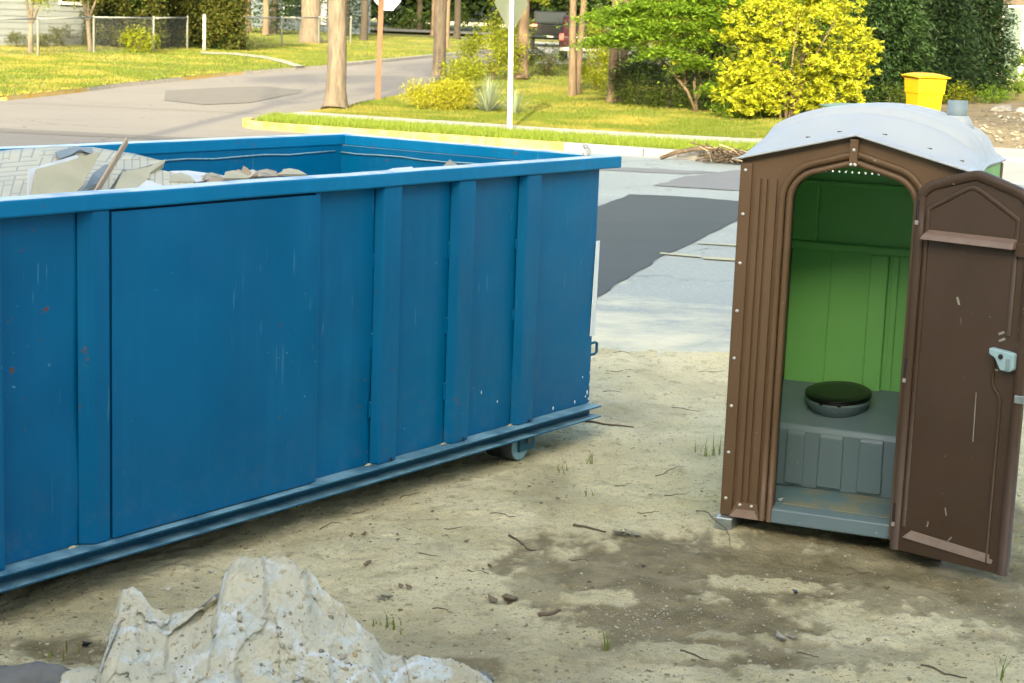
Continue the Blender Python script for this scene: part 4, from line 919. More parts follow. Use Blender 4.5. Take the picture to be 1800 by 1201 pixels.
# stones set in it
ico_v, ico_f = None, None
import bmesh
def ico(sub=1):
    bm = bmesh.new(); bmesh.ops.create_icosphere(bm, subdivisions=sub, radius=1); v = np.array([x.co[:] for x in bm.verts]); f = np.array([[y.index for y in x.verts] for x in bm.faces]); bm.free(); return v, f
IV, IF = ico(1)
def stones(P, size, mat, name, flat_=.7):
    n = len(P); sz = size * (.4 + RNG.random(n) ** 2 * 1.2); R3 = .75 + .5 * RNG.random((n, len(IV), 1))
    sc3 = (.6 + .8 * RNG.random((n, 1, 3))) * np.array([1, 1, flat_])
    V = P[:, None, :] + IV[None] * R3 * sc3 * sz[:, None, None]
    F = IF[None] + (np.arange(n) * len(IV))[:, None, None]
    return np_mesh(name, V.reshape(-1, 3), F.reshape(-1, 3), mat, False)
sel = RNG.integers(0, (nS + 1) * int(nT * .66), 420); PP = np.stack([S.ravel()[sel], Yr.ravel()[sel], Zr.ravel()[sel]], 1) - cx_
link('aggregate_stones', stones(PP, .0085, M['pebble'], 'aggregate_stones', 1), chunk)['kind'] = 'stuff'
def rock(name, label, cat, loc, size, mat, seed, sub=4):
    bm = bmesh.new(); bmesh.ops.create_icosphere(bm, subdivisions=sub, radius=1)
    for v in bm.verts:
        d = v.co.copy(); k = 1 + .35 * mnoise.noise(d * 1.3 + Vector((seed, 0, 0))) + .16 * mnoise.noise(d * 4 + Vector((0, seed, 0))) + .06 * mnoise.noise(d * 11 + Vector((0, 0, seed)))
        v.co = Vector((d.x * size[0], d.y * size[1], d.z * size[2])) * k
    me = bpy.data.meshes.new(name); bm.to_mesh(me); bm.free(); me.materials.append(mat); me.polygons.foreach_set('use_smooth', [True] * len(me.polygons))
    return tag(link(name, me, None, loc), label, cat)
P = at(45, 1215); rock('asphalt_lump', 'low dark grey asphalt lump left of the concrete', 'rubble', (P[0], P[1], zg(P[0], P[1]) + .0), (.26, .14, .085), M['stone'], 3)
P = at(150, 1225); rock('concrete_lump', 'small pale concrete lump against the big broken one', 'concrete lump', (P[0], P[1], zg(P[0], P[1]) + .02), (.13, .08, .07), M['chunk'], 8)
P = at(838, 1200); rock('concrete_lump', 'small tan stone at the right foot of the broken concrete', 'stone', (P[0], P[1], zg(P[0], P[1]) + .01), (.07, .05, .035), M['stone'], 12)

# ------------------------------------------------------------------ litter on the sand
def stick(label, ends, r, name='stick', mat='twig', bend=.03, group=None, lift=.0, n=9):
    a, b = at(*ends[0]), at(*ends[1]); mb = MB(); pts = []; d = (b - a); ln = np.linalg.norm(d[:2]); pr = np.array([-d[1], d[0]]) / max(ln, 1e-6)
    rr = random.Random(int(ends[0][0] * 7 + ends[0][1]))
    ph = rr.uniform(0, 6)
    for i in range(n):
        t = i / (n - 1); q = a + d * t; o_ = bend * ln * (math.sin(t * 5 + ph) + .4 * math.sin(t * 13 + ph))
        x, y = q[0] + pr[0] * o_, q[1] + pr[1] * o_; pts.append((x - a[0], y - a[1], zg(x, y) + r * .7 + lift * math.sin(t * PI)))
    mb.tube(pts, [r * (1 - .55 * i / (n - 1)) for i in range(n)], 6)
    return tag(mb.build(name, M[mat], None, loc=(a[0], a[1], 0)), label, 'stick', group)
stick('long dark stick pointing out from under the dumpster corner', ((1008, 744), (1114, 757)), .010)
stick('bent brown twig lying on open sand below the dumpster', ((892, 948), (942, 973)), .007)
stick('straight flat stick on sand between dumpster and toilet', ((1008, 931), (1064, 941)), .009)
stick('thin upright twig leaning beside the toilet skid', ((1228, 898), (1280, 963)), .004, lift=.05)
stick('dark split stick at the edge of the damp mud', ((948, 1084), (986, 1076)), .012)
stick('dark twig on wet sand near the frame of the toilet door', ((1620, 1172), (1700, 1196)), .006)
stick('thin twig curving across the pale mud', ((1195, 1152), (1245, 1170)), .005)
for e in [((620, 905), (650, 897)), ((700, 880), (735, 872)), ((780, 935), (812, 930)), ((860, 912), (905, 918)), ((1080, 855), (1112, 846)), ((1150, 838), (1205, 826)), ((1170, 873), (1214, 866)), ((1060, 690), (1092, 693)), ((1066, 652), (1110, 650)), ((1180, 720), (1230, 724)), ((1230, 655), (1275, 651)), ((1120, 905), (1160, 902)), ((820, 1010), (860, 1018)), ((760, 1070), (800, 1078)), ((1490, 1010), (1530, 1003)), ((1400, 1148), (1440, 1157)), ((1000, 985), (1035, 990)), ((735, 985), (770, 990)), ((560, 930), (600, 918)), ((1225, 610), (1282, 606)), ((1080, 620), (1120, 617))]:
    stick('small dry twig lying loose on the sand', e, .0034, 'twig', group='small dry twigs on the sand', bend=.06, n=6)
def leaf_bits(label, px, py, n, size, mat, name='dead_leaf', spread=.04, group=None, cat='leaf'):
    P = at(px, py); mb = MB(); rr = random.Random(int(px + 13 * py))
    for i in range(n):
        x, y = rr.gauss(0, spread) if n > 1 else 0, rr.gauss(0, spread) if n > 1 else 0; a = rr.uniform(0, 6.3); l = size * rr.uniform(.6, 1.3); w = l * rr.uniform(.3, .5); cu = rr.uniform(.2, .7) * l
        z0 = zg(P[0] + x, P[1] + y) + .003; ca, sa = math.cos(a), math.sin(a)
        q = [(-l / 2, 0, cu * .5), (-l * .1, w, cu * .9 * rr.random()), (l / 2, 0, cu), (-l * .1, -w, cu * rr.random()), (0, 0, .002)]
        mb.add([(x + p[0] * ca - p[1] * sa, y + p[0] * sa + p[1] * ca, z0 + p[2]) for p in q], [(0, 4, 1), (1, 4, 2), (2, 4, 3), (3, 4, 0)])
    return tag(mb.build(name, M[mat], None, loc=(P[0], P[1], 0), solid=.002), label, cat, group)
leaf_bits('curled brown dead leaf cluster near the damp mud edge', 890, 1062, 4, .085, 'dead_leaf', spread=.03)
leaf_bits('bleached crumpled leaves between dumpster and toilet', 1098, 945, 5, .07, 'pale_leaf', spread=.045)
leaf_bits('grey shrivelled leaf right of the concrete peak', 673, 1054, 3, .05, 'pale_leaf', spread=.025)
leaf_bits('dark shrivelled leaf on bare sand above the grey one', 710, 1040, 2, .05, 'dead_leaf', spread=.02)
leaf_bits('dark crumpled leaf below the middle of the dumpster', 646, 996, 2, .055, 'dead_leaf', spread=.02)
leaf_bits('black scrap of leaf left of the broken concrete', 154, 1138, 2, .05, 'rubber', spread=.02)
leaf_bits('small white flake on sand below the dumpster channel', 370, 1010, 1, .035, 'white_paint', 'paper_scrap', cat='paper')
leaf_bits('tiny white flake on sand beside the concrete peak', 296, 1041, 1, .028, 'white_paint', 'paper_scrap', cat='paper')
leaf_bits('dark blue bottle cap on the damp mud', 1397, 1047, 1, .05, 'cap', 'bottle_cap', cat='cap')
leaf_bits('pale flat stone chip on the damp mud', 1385, 1128, 2, .05, 'concrete', 'stone_chip', cat='stone', spread=.015)
leaf_bits('small white paper on the toilet step edge', 1365, 878, 1, .05, 'white_paint', 'paper_scrap', cat='paper').location = tuple(TLOC + np.array([math.cos(TYAW) * .315 - math.sin(TYAW) * .075, math.sin(TYAW) * .315 + math.cos(TYAW) * .075, .1845 - zg(*at(1365, 878)[:2])]))
for px, py in [(760, 905), (930, 860), (640, 940), (1160, 790), (1085, 780), (1200, 930), (980, 885), (820, 960), (1130, 1000), (860, 1005), (700, 955), (1040, 1040), (1560, 1040), (1230, 1060), (1790, 880)]:
    leaf_bits('tiny brown leaf fragment lying on the sand', px, py, 1, .034, 'dead_leaf', 'leaf_fragment', .05, 'leaf fragments on the sand')
    leaf_bits('tiny brown leaf fragment lying on the sand', px + 37 * math.sin(py), py + 14 * math.cos(px), 1, .028, 'dead_leaf', 'leaf_fragment', .05, 'leaf fragments on the sand')
def tuft(label, px, py, n, h, mat, spread=.03, group=None):
    P = at(px, py); mb = MB(); rr = random.Random(int(px * 3 + py))
    for i in range(n):
        x, y = rr.gauss(0, spread), rr.gauss(0, spread); a = rr.uniform(0, 6.3); hh = h * rr.uniform(.45, 1.15); ln = rr.uniform(.1, .6) * hh; w = .0045
        z0 = zg(P[0] + x, P[1] + y) - .005; dx, dy = math.cos(a), math.sin(a)
        L = [(x + dx * ln * t * t, y + dy * ln * t * t, z0 + hh * t * (1 - .15 * t)) for t in (0, .35, .7, 1)]
        vs = []
        for k_, p in enumerate(L): ww = w * (1 - k_ / 3.2); vs += [(p[0] - dy * ww, p[1] + dx * ww, p[2]), (p[0] + dy * ww, p[1] - dx * ww, p[2])]
        mb.add(vs, [(0, 1, 3, 2), (2, 3, 5, 4), (4, 5, 7, 6)])
    return tag(mb.build('grass_tuft', M[mat], None, loc=(P[0], P[1], 0)), label, 'grass tuft', group)
tuft('loose green grass tuft at the left side of the toilet', 1250, 808, 20, .16, 'verge', .06)
tuft('tiny upright grass sprig right of the dumpster wheel', 1036, 812, 6, .10, 'verge', .012)
tuft('sparse pale grass sprigs below the dumpster wheel', 993, 826, 9, .10, 'verge', .04)
tuft('low green weed with dead leaves by the broken concrete', 685, 1104, 16, .08, 'verge', .04)
tuft('single grass sprig growing in the pale mud', 1066, 1140, 6, .13, 'verge', .012)
tuft('pair of grass blades at the lower right mud', 1752, 1195, 5, .17, 'verge', .02)
tuft('sparse grass on sand left of the concrete lump', 105, 1165, 8, .08, 'verge', .06)
tuft('faint grass sprig in the open sand', 1032, 872, 5, .07, 'verge', .02)
# gravel: thousands of pebbles on the sand
n = 4600; px_ = RNG.random(n) * 1900 - 50; py_ = 620 + RNG.random(n) ** .8 * 590
cl = RNG.random(n) < .10; px_[cl] = 1130 + RNG.normal(0, 90, cl.sum()); py_[cl] = 1085 + RNG.normal(0, 20, cl.sum())
PP = np.array([(lambda P: (P[0], P[1], zg(P[0], P[1])))(gz_) for gz_ in [EYE + ray(a, b) * (-CAM_Z / ray(a, b)[2]) for a, b in zip(px_, py_)]])
PP = PP[(PP[:, 1] < 15.2) & (PP[:, 0] > -4.5) & (PP[:, 0] < 4.8)]
n = 7000; qx = RNG.random(n) * 1900 - 50; qy = 610 + RNG.random(n) ** .75 * 600; RR = [ray(a, b) for a, b in zip(qx, qy)]
QQ = np.array([(lambda P: (P[0], P[1], zg(P[0], P[1]) - .001))(EYE + d_ * (-CAM_Z / d_[2])) for d_ in RR]); QQ = QQ[(QQ[:, 1] < 15.0) & (QQ[:, 0] > -4.5) & (QQ[:, 0] < 4.8)]
QQ = QQ[fbm(QQ[:, 0] * 1.5, QQ[:, 1] * 1.5, 3) > .44]
cme = stones(QQ, .0080, M['clod'], 'sand_clods', .6)
tag(link('sand_clods', cme), 'small clods of sand and soil crumbs on the ground', 'sand', kind='stuff')
tag(link('gravel', stones(PP, .0052, M['pebble'], 'gravel')), 'fine gravel and pebbles strewn over the sand', 'gravel', kind='stuff')
# ------------------------------------------------------------------ foliage tools
def leaf_mesh(name, P, size, mat, aspect=.42, up=.45, axis=None, jitter=.35):
    """one folded diamond for each leaf"""
    n = len(P); l = size * (1 + jitter * (RNG.random(n) * 2 - 1))
    nrm = RNG.normal(0, 1, (n, 3)); nrm[:, 2] = np.abs(nrm[:, 2]) + up * 2; nrm /= np.linalg.norm(nrm, axis=1)[:, None]
    r = RNG.normal(0, 1, (n, 3)) if axis is None else axis + RNG.normal(0, .35, (n, 3))
    a = r - nrm * np.sum(r * nrm, 1)[:, None]; a /= np.linalg.norm(a, axis=1)[:, None] + 1e-9
    b = np.cross(nrm, a); L = l[:, None]
    V = np.stack([P - a * L * .5, P + b * L * aspect * .5 - nrm * L * .06, P + a * L * .5 - nrm * L * .1, P - b * L * aspect * .5 - nrm * L * .06], 1)
    return np_mesh(name, V.reshape(-1, 3), np.arange(4 * n).reshape(-1, 4), mat)
def clumps(k, n, c, r, sig, shell=.75, flat_=1.0, zmin=None):
    d = RNG.normal(0, 1, (k, 3)); d /= np.linalg.norm(d, axis=1)[:, None]
    rad = (shell + (1 - shell) * RNG.random(k))[:, None]
    Cn = np.array(c) + d * np.array(r) * rad
    i = RNG.integers(0, k, n); g3 = RNG.normal(0, 1, (n, 3)) * np.array([1, 1, flat_]) * sig
    P = Cn[i] + g3
    if zmin is not None: P = P[P[:, 2] > zmin]
    return P
def stems(root, base, n, spread, h, r, mat, name='stem'):
    for i in range(n):
        a = random.uniform(0, 6.3); d = random.uniform(.3, 1) * spread; p0 = (random.uniform(-.12, .12) * spread, random.uniform(-.12, .12) * spread, -.05)
        MB().tube([p0, (math.cos(a) * d * .35, math.sin(a) * d * .35, h * .4), (math.cos(a) * d, math.sin(a) * d, h * random.uniform(.75, .95))], [r, r * .75, r * .35], 6).build(name, mat, root)
def shrub(name, label, base, r, h, n, leaf, mat, k=60, sig=.16, stem_n=5, stem_r=.025, cat='shrub', group=None, shell=.7, aspect=.42, up=.45, flat_=1.0, bark='bark_brown', parts=None):
    o = empty(name, base); tag(o, label, cat, group)
    P = clumps(k, n, (0, 0, h * .52), (r[0], r[1], h * .5), sig, shell, flat_, .03)
    link('foliage', leaf_mesh('foliage', P, leaf, M[mat], aspect, up), o)
    if stem_n: stems(o, base, stem_n, min(r) * .8, h * .85, stem_r, M[bark])
    return o
def tree(name, label, px, py, w_px, mat='bark_pale', h=11, lean=0.0, crown=(2.8, 2.8, 3.2), crown_z=7.5, nleaf=4200, leaf=.30, lmat='leaf_mid', group='street trees', flare=1.35, P=None, top=.72, limbs=4, curve=.0):
    P = lawn_at(px, py) if P is None else P
    sc_ = FPX / ((P - EYE) @ CF); r = w_px / sc_ / 2
    o = empty(name, (P[0], P[1], g(P[0], P[1]) + LZ - .04)); tag(o, label, 'tree', group)
    mb = MB(); pts = []; rad = []; rr = random.Random(int(px * 3 + py))
    hz = [0, .06, .2, .45, .9, 1.5, 2.2, 3.0, 4.0, 5.2, h * .6, h * .8]
    for z in hz:
        pts.append((lean * z + curve * math.sin(z * .9) + rr.uniform(-.02, .02) * r * 4, rr.uniform(-.02, .02) * r * 4, z)); rad.append(r * (1 + (flare - 1) * math.exp(-z / .22)) * (1 - (1 - top) * min(1, z / (h * .8))))
    mb.tube(pts, rad, 16)
    for i, v in enumerate(mb.v):                                     # uneven bark outline
        q = Vector(v); k = 1 + .07 * mnoise.noise(Vector((q.x * 7 + px, q.y * 7, q.z * 1.1))); cx, cy = np.interp(q.z, hz, [p[0] for p in pts]), np.interp(q.z, hz, [p[1] for p in pts])
        mb.v[i] = (cx + (q.x - cx) * k, cy + (q.y - cy) * k, q.z)
    tk_ = mb.build('trunk', M[mat], o)
    for i in range(limbs):
        a = 6.283 * i / limbs + rr.uniform(-.5, .5); z0 = crown_z * rr.uniform(.62, .85); x0 = lean * z0
        MB().tube([(x0, 0, z0), (x0 + math.cos(a) * crown[0] * .4, math.sin(a) * crown[1] * .4, z0 + 1.0), (x0 + math.cos(a) * crown[0] * .8, math.sin(a) * crown[1] * .8, z0 + 2.2)], [r * .45, r * .3, r * .1], 7).build('limb', M[mat], tk_)
    Pn = clumps(24, nleaf, (lean * crown_z, 0, crown_z + .6), crown, .5, .45, .7)
    link('crown', leaf_mesh('crown', Pn, leaf, M[lmat]), o)
    return o

# ------------------------------------------------------------------ street trees and posts
tree('street_tree', 'thick pale trunk standing at the street corner', 590, 190, 35, flare=1.5, crown_z=8, nleaf=3200)
tree('street_tree', 'tall straight trunk behind the corner shrubs', 771, 132, 23, crown_z=8.5)
tree('street_tree', 'straight tan trunk beside the clipped bush', 917, 139, 20, 'bark_brown', crown_z=11.5, h=16, crown=(2.6, 2.6, 5), nleaf=9000)
tree('small_tree', 'slim trunk of the forked pair, leaning left', 1006, 167, 13, 'bark_brown', lean=-.035, crown_z=6, h=8, crown=(1.6, 1.6, 2), nleaf=1500, group='forked garden trees')
tree('small_tree', 'slim trunk of the forked pair, leaning right', 1013, 165, 12, 'bark_brown', lean=.035, crown_z=6, h=8, crown=(1.6, 1.6, 2), nleaf=1500, group='forked garden trees')
tree('garden_tree', 'reddish trunk with dark foot beside the green shrub', 1076, 180, 18, 'bark_brown', crown_z=8, flare=1.3)
tree('garden_tree', 'thinner trunk touching the reddish one', 1093, 178, 13, 'bark_brown', crown_z=8, flare=1.2, nleaf=1400)
tree('street_tree', 'very thick pale trunk behind the wire fence', 545, 74, 35, flare=1.3, crown_z=9, crown=(4, 4, 3.5), nleaf=3500, leaf=.3)
tree('garden_tree', 'tan trunk behind the wire fence near the hedge', 434, 56, 14, 'bark_brown', crown_z=9, leaf=.3)
tree('garden_tree', 'short tan trunk between two fence posts', 467, 62, 11, 'bark_brown', crown_z=9, leaf=.3)
tree('garden_tree', 'dark trunk standing behind the octagonal sign', 640, 70, 13, 'bark_dark', crown_z=9, leaf=.3)
tree('garden_tree', 'dark trunk on the far shaded lawn', 803, 66, 12, 'bark_dark', crown_z=9, leaf=.3)
tree('garden_tree', 'thin brown trunk hugging the tall straight one', 786, 84, 7, 'bark_brown', crown_z=8, leaf=.3, nleaf=900)
tree('garden_tree', 'broad dark trunk in the distant trees', 761, 62, 8, 'bark_brown', crown_z=9, leaf=.3, nleaf=1200)
# small forked tree in front of the left house, foliage hanging into view
def small_tree(label, px, py, w, fork, fol, lean):
    P = lawn_at(px, py); s_ = FPX / ((P - EYE) @ CF); r = w / s_ / 2; o = empty('ornamental_tree', (P[0], P[1], g(P[0], P[1]) + LZ - .04)); tag(o, label, 'tree', 'ornamental trees by the left house')
    tk_ = MB().tube([(0, 0, 0), (.02, 0, .15), (lean * .3, 0, fork * .5), (lean * .6, 0, fork)], [r * 1.4, r * 1.1, r, r * .85], 10).build('trunk', M['bark_pale'], o)
    for dx, dz in ((-.35, 1.6), (.12, 2.0), (.55, 1.3)):
        MB().tube([(lean * .6, 0, fork - .05), (lean + dx * .5, .05, fork + dz * .5), (lean + dx, .1, fork + dz)], [r * .7, r * .45, r * .2], 7).build('limb', M['bark_pale'], tk_)
    Pn = clumps(40, 3400, fol[:3], fol[3:], .17, .5, .8); link('crown', leaf_mesh('crown', Pn, .10, M['leaf_yel']), o)
small_tree('small forked tree with yellow leaves before the pale house', 53, 92, 9, .95, (.25, 0, 2.2, 1.1, .8, .75), .05)
small_tree('small leaning tree with yellow leaves at the fence end', 158, 89, 8, 1.0, (-.35, 0, 2.25, 1.0, .8, .65), -.1)

def post_sign(name, label, base, h, w, mat_post, shape, size, cz, rz, mat_sign, lean, off=0.0):
    o = empty(name, base, 0); tag(o, label, 'street sign')
    MB().prism([(-w / 2, -.015, -.15), (w / 2, -.015, -.15), (w / 2, .015, -.15), (-w / 2, .015, -.15)], [(-w / 2 + lean * h, -.015, h), (w / 2 + lean * h, -.015, h), (w / 2 + lean * h, .015, h), (-w / 2 + lean * h, .015, h)]).build('post', mat_post, o, .004)
    k = shape; ring = [(math.cos(2 * PI * i / k + (PI / 8 if k == 8 else 0)) * size, math.sin(2 * PI * i / k + (PI / 8 if k == 8 else 0)) * size) for i in range(k)]
    sg = MB().prism([(x, 0, z) for x, z in ring][::-1], [(x, .004, z) for x, z in ring][::-1]).build('sign_plate', mat_sign, o, loc=(lean * cz + off, .026, cz), rot=(0, 0, rz))
    for dz in (-.25, .25): MB().lathe([(.012, -.008), (.012, 0)], 8, (0, 0, dz), 'y').build('bolt', M['galv'], sg)
    return o
P = lawn_at(896, 230); post_sign('street_sign', 'grey back of a diamond sign on a slender white post', (P[0], P[1], g(P[0], P[1]) + LZ - .02), 3.2, .085, M['white_paint'], 4, .56, 2.36, math.radians(56), M['sign_back'], -.022)
P = lawn_at(664, 174); post_sign('street_sign', 'white octagonal sign back on a rusty brown post', (P[0], P[1], g(P[0], P[1]) + LZ - .02), 3.3, .12, M['rust_post'], 8, .40, 2.42, math.radians(-30), M['white_paint'], .012, .14)

# ------------------------------------------------------------------ planting on the corner lawn
def base_of(px, py): P = lawn_at(px, py); return (P[0], P[1], g(P[0], P[1]) + LZ - .03)
b = base_of(775, 192); shrub('juniper_shrub', 'low spreading golden juniper on the corner lawn', b, (.85, .6), .62, 7000, .075, 'leaf_juniper', 60, .10, 4, .02, aspect=.22, up=.1, shell=.55)
b = base_of(815, 160); shrub('juniper_shrub', 'small golden shrub behind the low juniper', b, (.55, .5), .8, 2600, .08, 'leaf_yel', 40, .12, 4, .02)
# yucca: stiff sword leaves from one base
def yucca(label, px, py, n, h):
    bx = base_of(px, py); o = empty('yucca_plant', bx); tag(o, label, 'plant'); mb = MB()
    for i in range(n):
        a = random.uniform(0, 6.283); el = random.uniform(.35, 1.5); l = h * random.uniform(.75, 1.1); dx, dy, dz = math.cos(a) * math.cos(el), math.sin(a) * math.cos(el), math.sin(el); w = .022
        L = [(dx * l * t, dy * l * t, dz * l * t - .10 * l * t * t * math.cos(el)) for t in (.02, .5, .8, 1)]; vs = []
        for k_, p in enumerate(L): ww = w * (1, .9, .5, .05)[k_]; vs += [(p[0] - dy * ww / (math.cos(el) + .05) * .5, p[1] + dx * ww / (math.cos(el) + .05) * .5, p[2]), (p[0] + dy * ww / (math.cos(el) + .05) * .5, p[1] - dx * ww / (math.cos(el) + .05) * .5, p[2])]
        mb.add(vs, [(0, 1, 3, 2), (2, 3, 5, 4), (4, 5, 7, 6)])
    mb.build('sword_leaves', M['leaf_yucca'], o)
yucca('large grey green yucca with stiff pointed leaves', 858, 196, 150, .85); yucca('smaller ragged yucca beside the white post', 905, 199, 60, .62)
b = base_of(865, 140); shrub('leafy_shrub', 'loose yellow green shrub behind the yucca', b, (1.1, .8), 1.55, 2600, .11, 'leaf_yel', 44, .13, 6, .018, shell=.5)
b = base_of(815, 135); shrub('leafy_shrub', 'small airy shrub beside the tall straight trunk', b, (.7, .6), .8, 1000, .10, 'leaf_yel', 22, .12, 4, .015, shell=.5)
b = base_of(893, 120); shrub('leafy_shrub', 'upright yellow green shrub left of the white post', b, (.75, .7), 2.0, 3000, .11, 'leaf_yel', 40, .14, 5, .018, shell=.5)
b = base_of(962, 133); shrub('clipped_bush', 'dark clipped bush with bare stems below', (b[0], b[1], b[2]), (.72, .6), 1.0, 8000, .045, 'leaf_clip', 90, .09, 9, .03, shell=.6, bark='bark_dark')
b = base_of(1050, 160); shrub('leafy_shrub', 'rounded yellow green bush beside the reddish trunk', b, (.5, .5), 1.35, 4500, .07, 'leaf_yel', 50, .10, 4, .02, shell=.6)
b = base_of(1052, 120); shrub('leafy_shrub', 'bright yellow bush behind the maroon car', b, (.5, .5), 2.0, 1800, .10, 'leaf_gold', 30, .12, 4, .02)
# weeping branches above the parked cars
o = empty('weeping_tree', base_of(905, 105)); tag(o, 'drooping feathery yellow green branches above the parked cars', 'tree')
MB().tube([(0, 0, 0), (.1, 0, 1.5), (.3, 0, 3.2), (.4, 0, 5)], [.10, .09, .08, .05], 10).build('trunk', M['bark_brown'], o)
Pn = np.concatenate([clumps(26, 2600, (.75, -.2, 2.75), (1.15, .9, .55), .16, .3, .5), clumps(30, 2600, (.3, 0, 3.8), (2.0, 1.5, .6), .22, .3, .5), clumps(10, 900, (-.55, -.2, 2.35), (.5, .5, .6), .12, .3, .6)])
link('crown', leaf_mesh('crown', Pn, .13, M['leaf_yel'], .25, .3), o)
# big layered green shrub with slanting stems
bx = base_of(1225, 197); o = empty('layered_shrub', bx); tag(o, 'large bright green shrub with layered fronds and slanting stems', 'shrub')
for q in ([(0, 0, 0), (-.25, -.05, .5), (-.75, -.1, 1.05), (-1.25, -.1, 1.5)], [(0, 0, 0), (-.1, 0, .7), (.1, 0, 1.6), (.3, 0, 2.4)], [(-.05, 0, 0), (.1, .1, .8), (.5, .2, 1.8)], [(-.3, 0, .55), (-.3, .1, 1.3), (-.5, .2, 2.2)]):
    MB().tube(q, [.04, .034, .026, .014][:len(q)], 8).build('stem', M['bark_brown'], o)
fr = []
for (cx, cy, cz, rx, ry, n_) in [(-2.05, -.5, 1.55, .75, .4, 900), (-1.45, -.6, 1.75, .8, .5, 1300), (-.85, -.7, 1.95, .8, .5, 1300), (-.35, -.6, 2.3, .85, .6, 1500), (.25, -.5, 2.55, .8, .6, 1400), (-.9, -.9, 1.35, .55, .35, 700), (-.1, -.8, 1.15, .5, .3, 550), (.45, -.9, 1.75, .55, .3, 700), (.35, -.6, .62, .45, .3, 420), (-1.9, .2, 2.15, .8, .6, 1000), (-.9, .4, 2.7, 1.1, .7, 1500), (.4, .2, 3.0, 1.0, .7, 1300), (-.2, -.3, 1.6, .5, .5, 600), (-1.2, -.4, 2.35, .9, .5, 1300), (-.5, -.5, 2.75, .9, .5, 1300), (.9, -.5, 2.2, .6, .5, 900), (-1.7, -.3, 2.0, .7, .5, 900), (.2, -.7, 2.05, .6, .4, 800)]:
    n_ = int(n_ * 1.7); q = RNG.normal(0, .5, (n_, 3)) * np.array([rx * 1.1, ry * 1.3, .14]); q[:, 2] -= .25 * (np.abs(q[:, 0]) / rx) ** 2 * .5; fr.append(q + np.array([cx, cy, cz]))
link('foliage', leaf_mesh('foliage', np.concatenate(fr), .13, M['leaf_green'], .32, .9), o)
for (px, py, r_, h_, n_, lab, mt_) in [(1125, 184, (.75, .6), 1.15, 4200, 'dark tangled undergrowth left of the slanting stems', 'leaf_mid'), (1180, 190, (.7, .6), 1.0, 3600, 'dark leafy undergrowth under the layered fronds', 'leaf_mid'), (1255, 196, (.6, .5), 1.6, 3200, 'shaded green bush between fronds and golden shrub', 'leaf_yew'), (1282, 190, (.8, .6), 2.6, 5200, 'yellow green bush joining fronds and golden shrub', 'leaf_yel'), (1300, 206, (.55, .4), .5, 1500, 'low green growth at the foot of the golden shrub', 'leaf_green'), (1150, 150, (1.4, .8), 2.1, 6000, 'dense dark shrub mass behind the layered fronds', 'leaf_yew')]:
    shrub('undergrowth', lab, base_of(px, py), r_, h_, n_, .075, mt_, 50, .13, 5, .015, bark='bark_dark')
# golden shrub: leaves in whorls
bx = base_of(1382, 209); o = empty('golden_shrub', bx); tag(o, 'huge rounded golden yellow shrub in full sun', 'shrub')
Cn = np.concatenate([clumps(150, 620, (.05, .3, 1.5), (1.35, 1.2, 1.5), .10, .8), clumps(60, 300, (-.75, -.2, .75), (.75, .6, .75), .12, .7), clumps(50, 260, (.85, -.1, .8), (.65, .6, .8), .12, .7), clumps(50, 260, (-.55, .1, 2.35), (.9, .7, .75), .14, .7), clumps(50, 260, (.75, .2, 2.1), (.8, .7, .8), .14, .7), clumps(60, 160, (1.35, .2, 1.5), (.5, .5, .5), .12, .6)]); Cn = Cn[Cn[:, 2] > .08]
k_ = 17; P3 = np.repeat(Cn, k_, 0); ax = RNG.normal(0, 1, P3.shape); ax[:, 2] = ax[:, 2] * .5 + .25; ax /= np.linalg.norm(ax, axis=1)[:, None]
link('foliage', leaf_mesh('foliage', P3 + ax * .055 + RNG.normal(0, .02, P3.shape), .105, M['leaf_gold'], .36, .35, ax), o)
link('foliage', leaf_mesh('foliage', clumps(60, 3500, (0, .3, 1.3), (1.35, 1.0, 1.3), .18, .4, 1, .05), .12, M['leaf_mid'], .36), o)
stems(o, bx, 9, 1.2, 2.4, .03, M['bark_brown'])
b = base_of(1318, 203); shrub('golden_shrub', 'small golden offshoot in front of the slanting stems', b, (.55, .4), 1.15, 2300, .11, 'leaf_gold', 34, .10, 4, .015)
# tall dark evergreens to the right
def evergreen(label, px, py, r_, h, n, mt_, Y=None, z0=.15):
    bx = base_of(px, py); o = empty('evergreen_tree', bx); tag(o, label, 'tree', 'dark evergreens beside the driveway')
    MB().tube([(0, 0, 0), (0, 0, h * .5), (0, 0, h * .95)], [.11, .08, .02], 8).build('trunk', M['bark_dark'], o)
    n = int(n * 1.6); z = RNG.random(n // 14) ** .9 * (h - z0) + z0; a = RNG.random(len(z)) * 6.283; rad = r_ * (1 - (z / h) ** 2.2 * .85) * (.72 + .36 * RNG.random(len(z))) * (.8 + .2 * np.sin(a * 3 + z * 2))
    Cn = np.stack([np.cos(a) * rad, np.sin(a) * rad, z], 1); P = np.repeat(Cn, 14, 0) + RNG.normal(0, .10, (len(Cn) * 14, 3)) * np.array([1.2, 1.2, .6])
    d = np.repeat(np.stack([np.cos(a), np.sin(a), -.25 * np.ones_like(a)], 1), 14, 0)
    link('crown', leaf_mesh('crown', P, .115, M[mt_], .26, .3, d), o)
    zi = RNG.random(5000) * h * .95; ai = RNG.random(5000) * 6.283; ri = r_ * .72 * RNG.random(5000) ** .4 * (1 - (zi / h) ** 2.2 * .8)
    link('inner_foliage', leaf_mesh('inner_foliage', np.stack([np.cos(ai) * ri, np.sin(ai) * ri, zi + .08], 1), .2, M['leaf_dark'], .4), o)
evergreen('dark evergreen touching the golden shrub', 1548, 185, 1.15, 4.6, 15000, 'leaf_yew')
evergreen('tall dark evergreen behind the yellow bin', 1625, 178, 1.25, 5.2, 18000, 'leaf_dark')
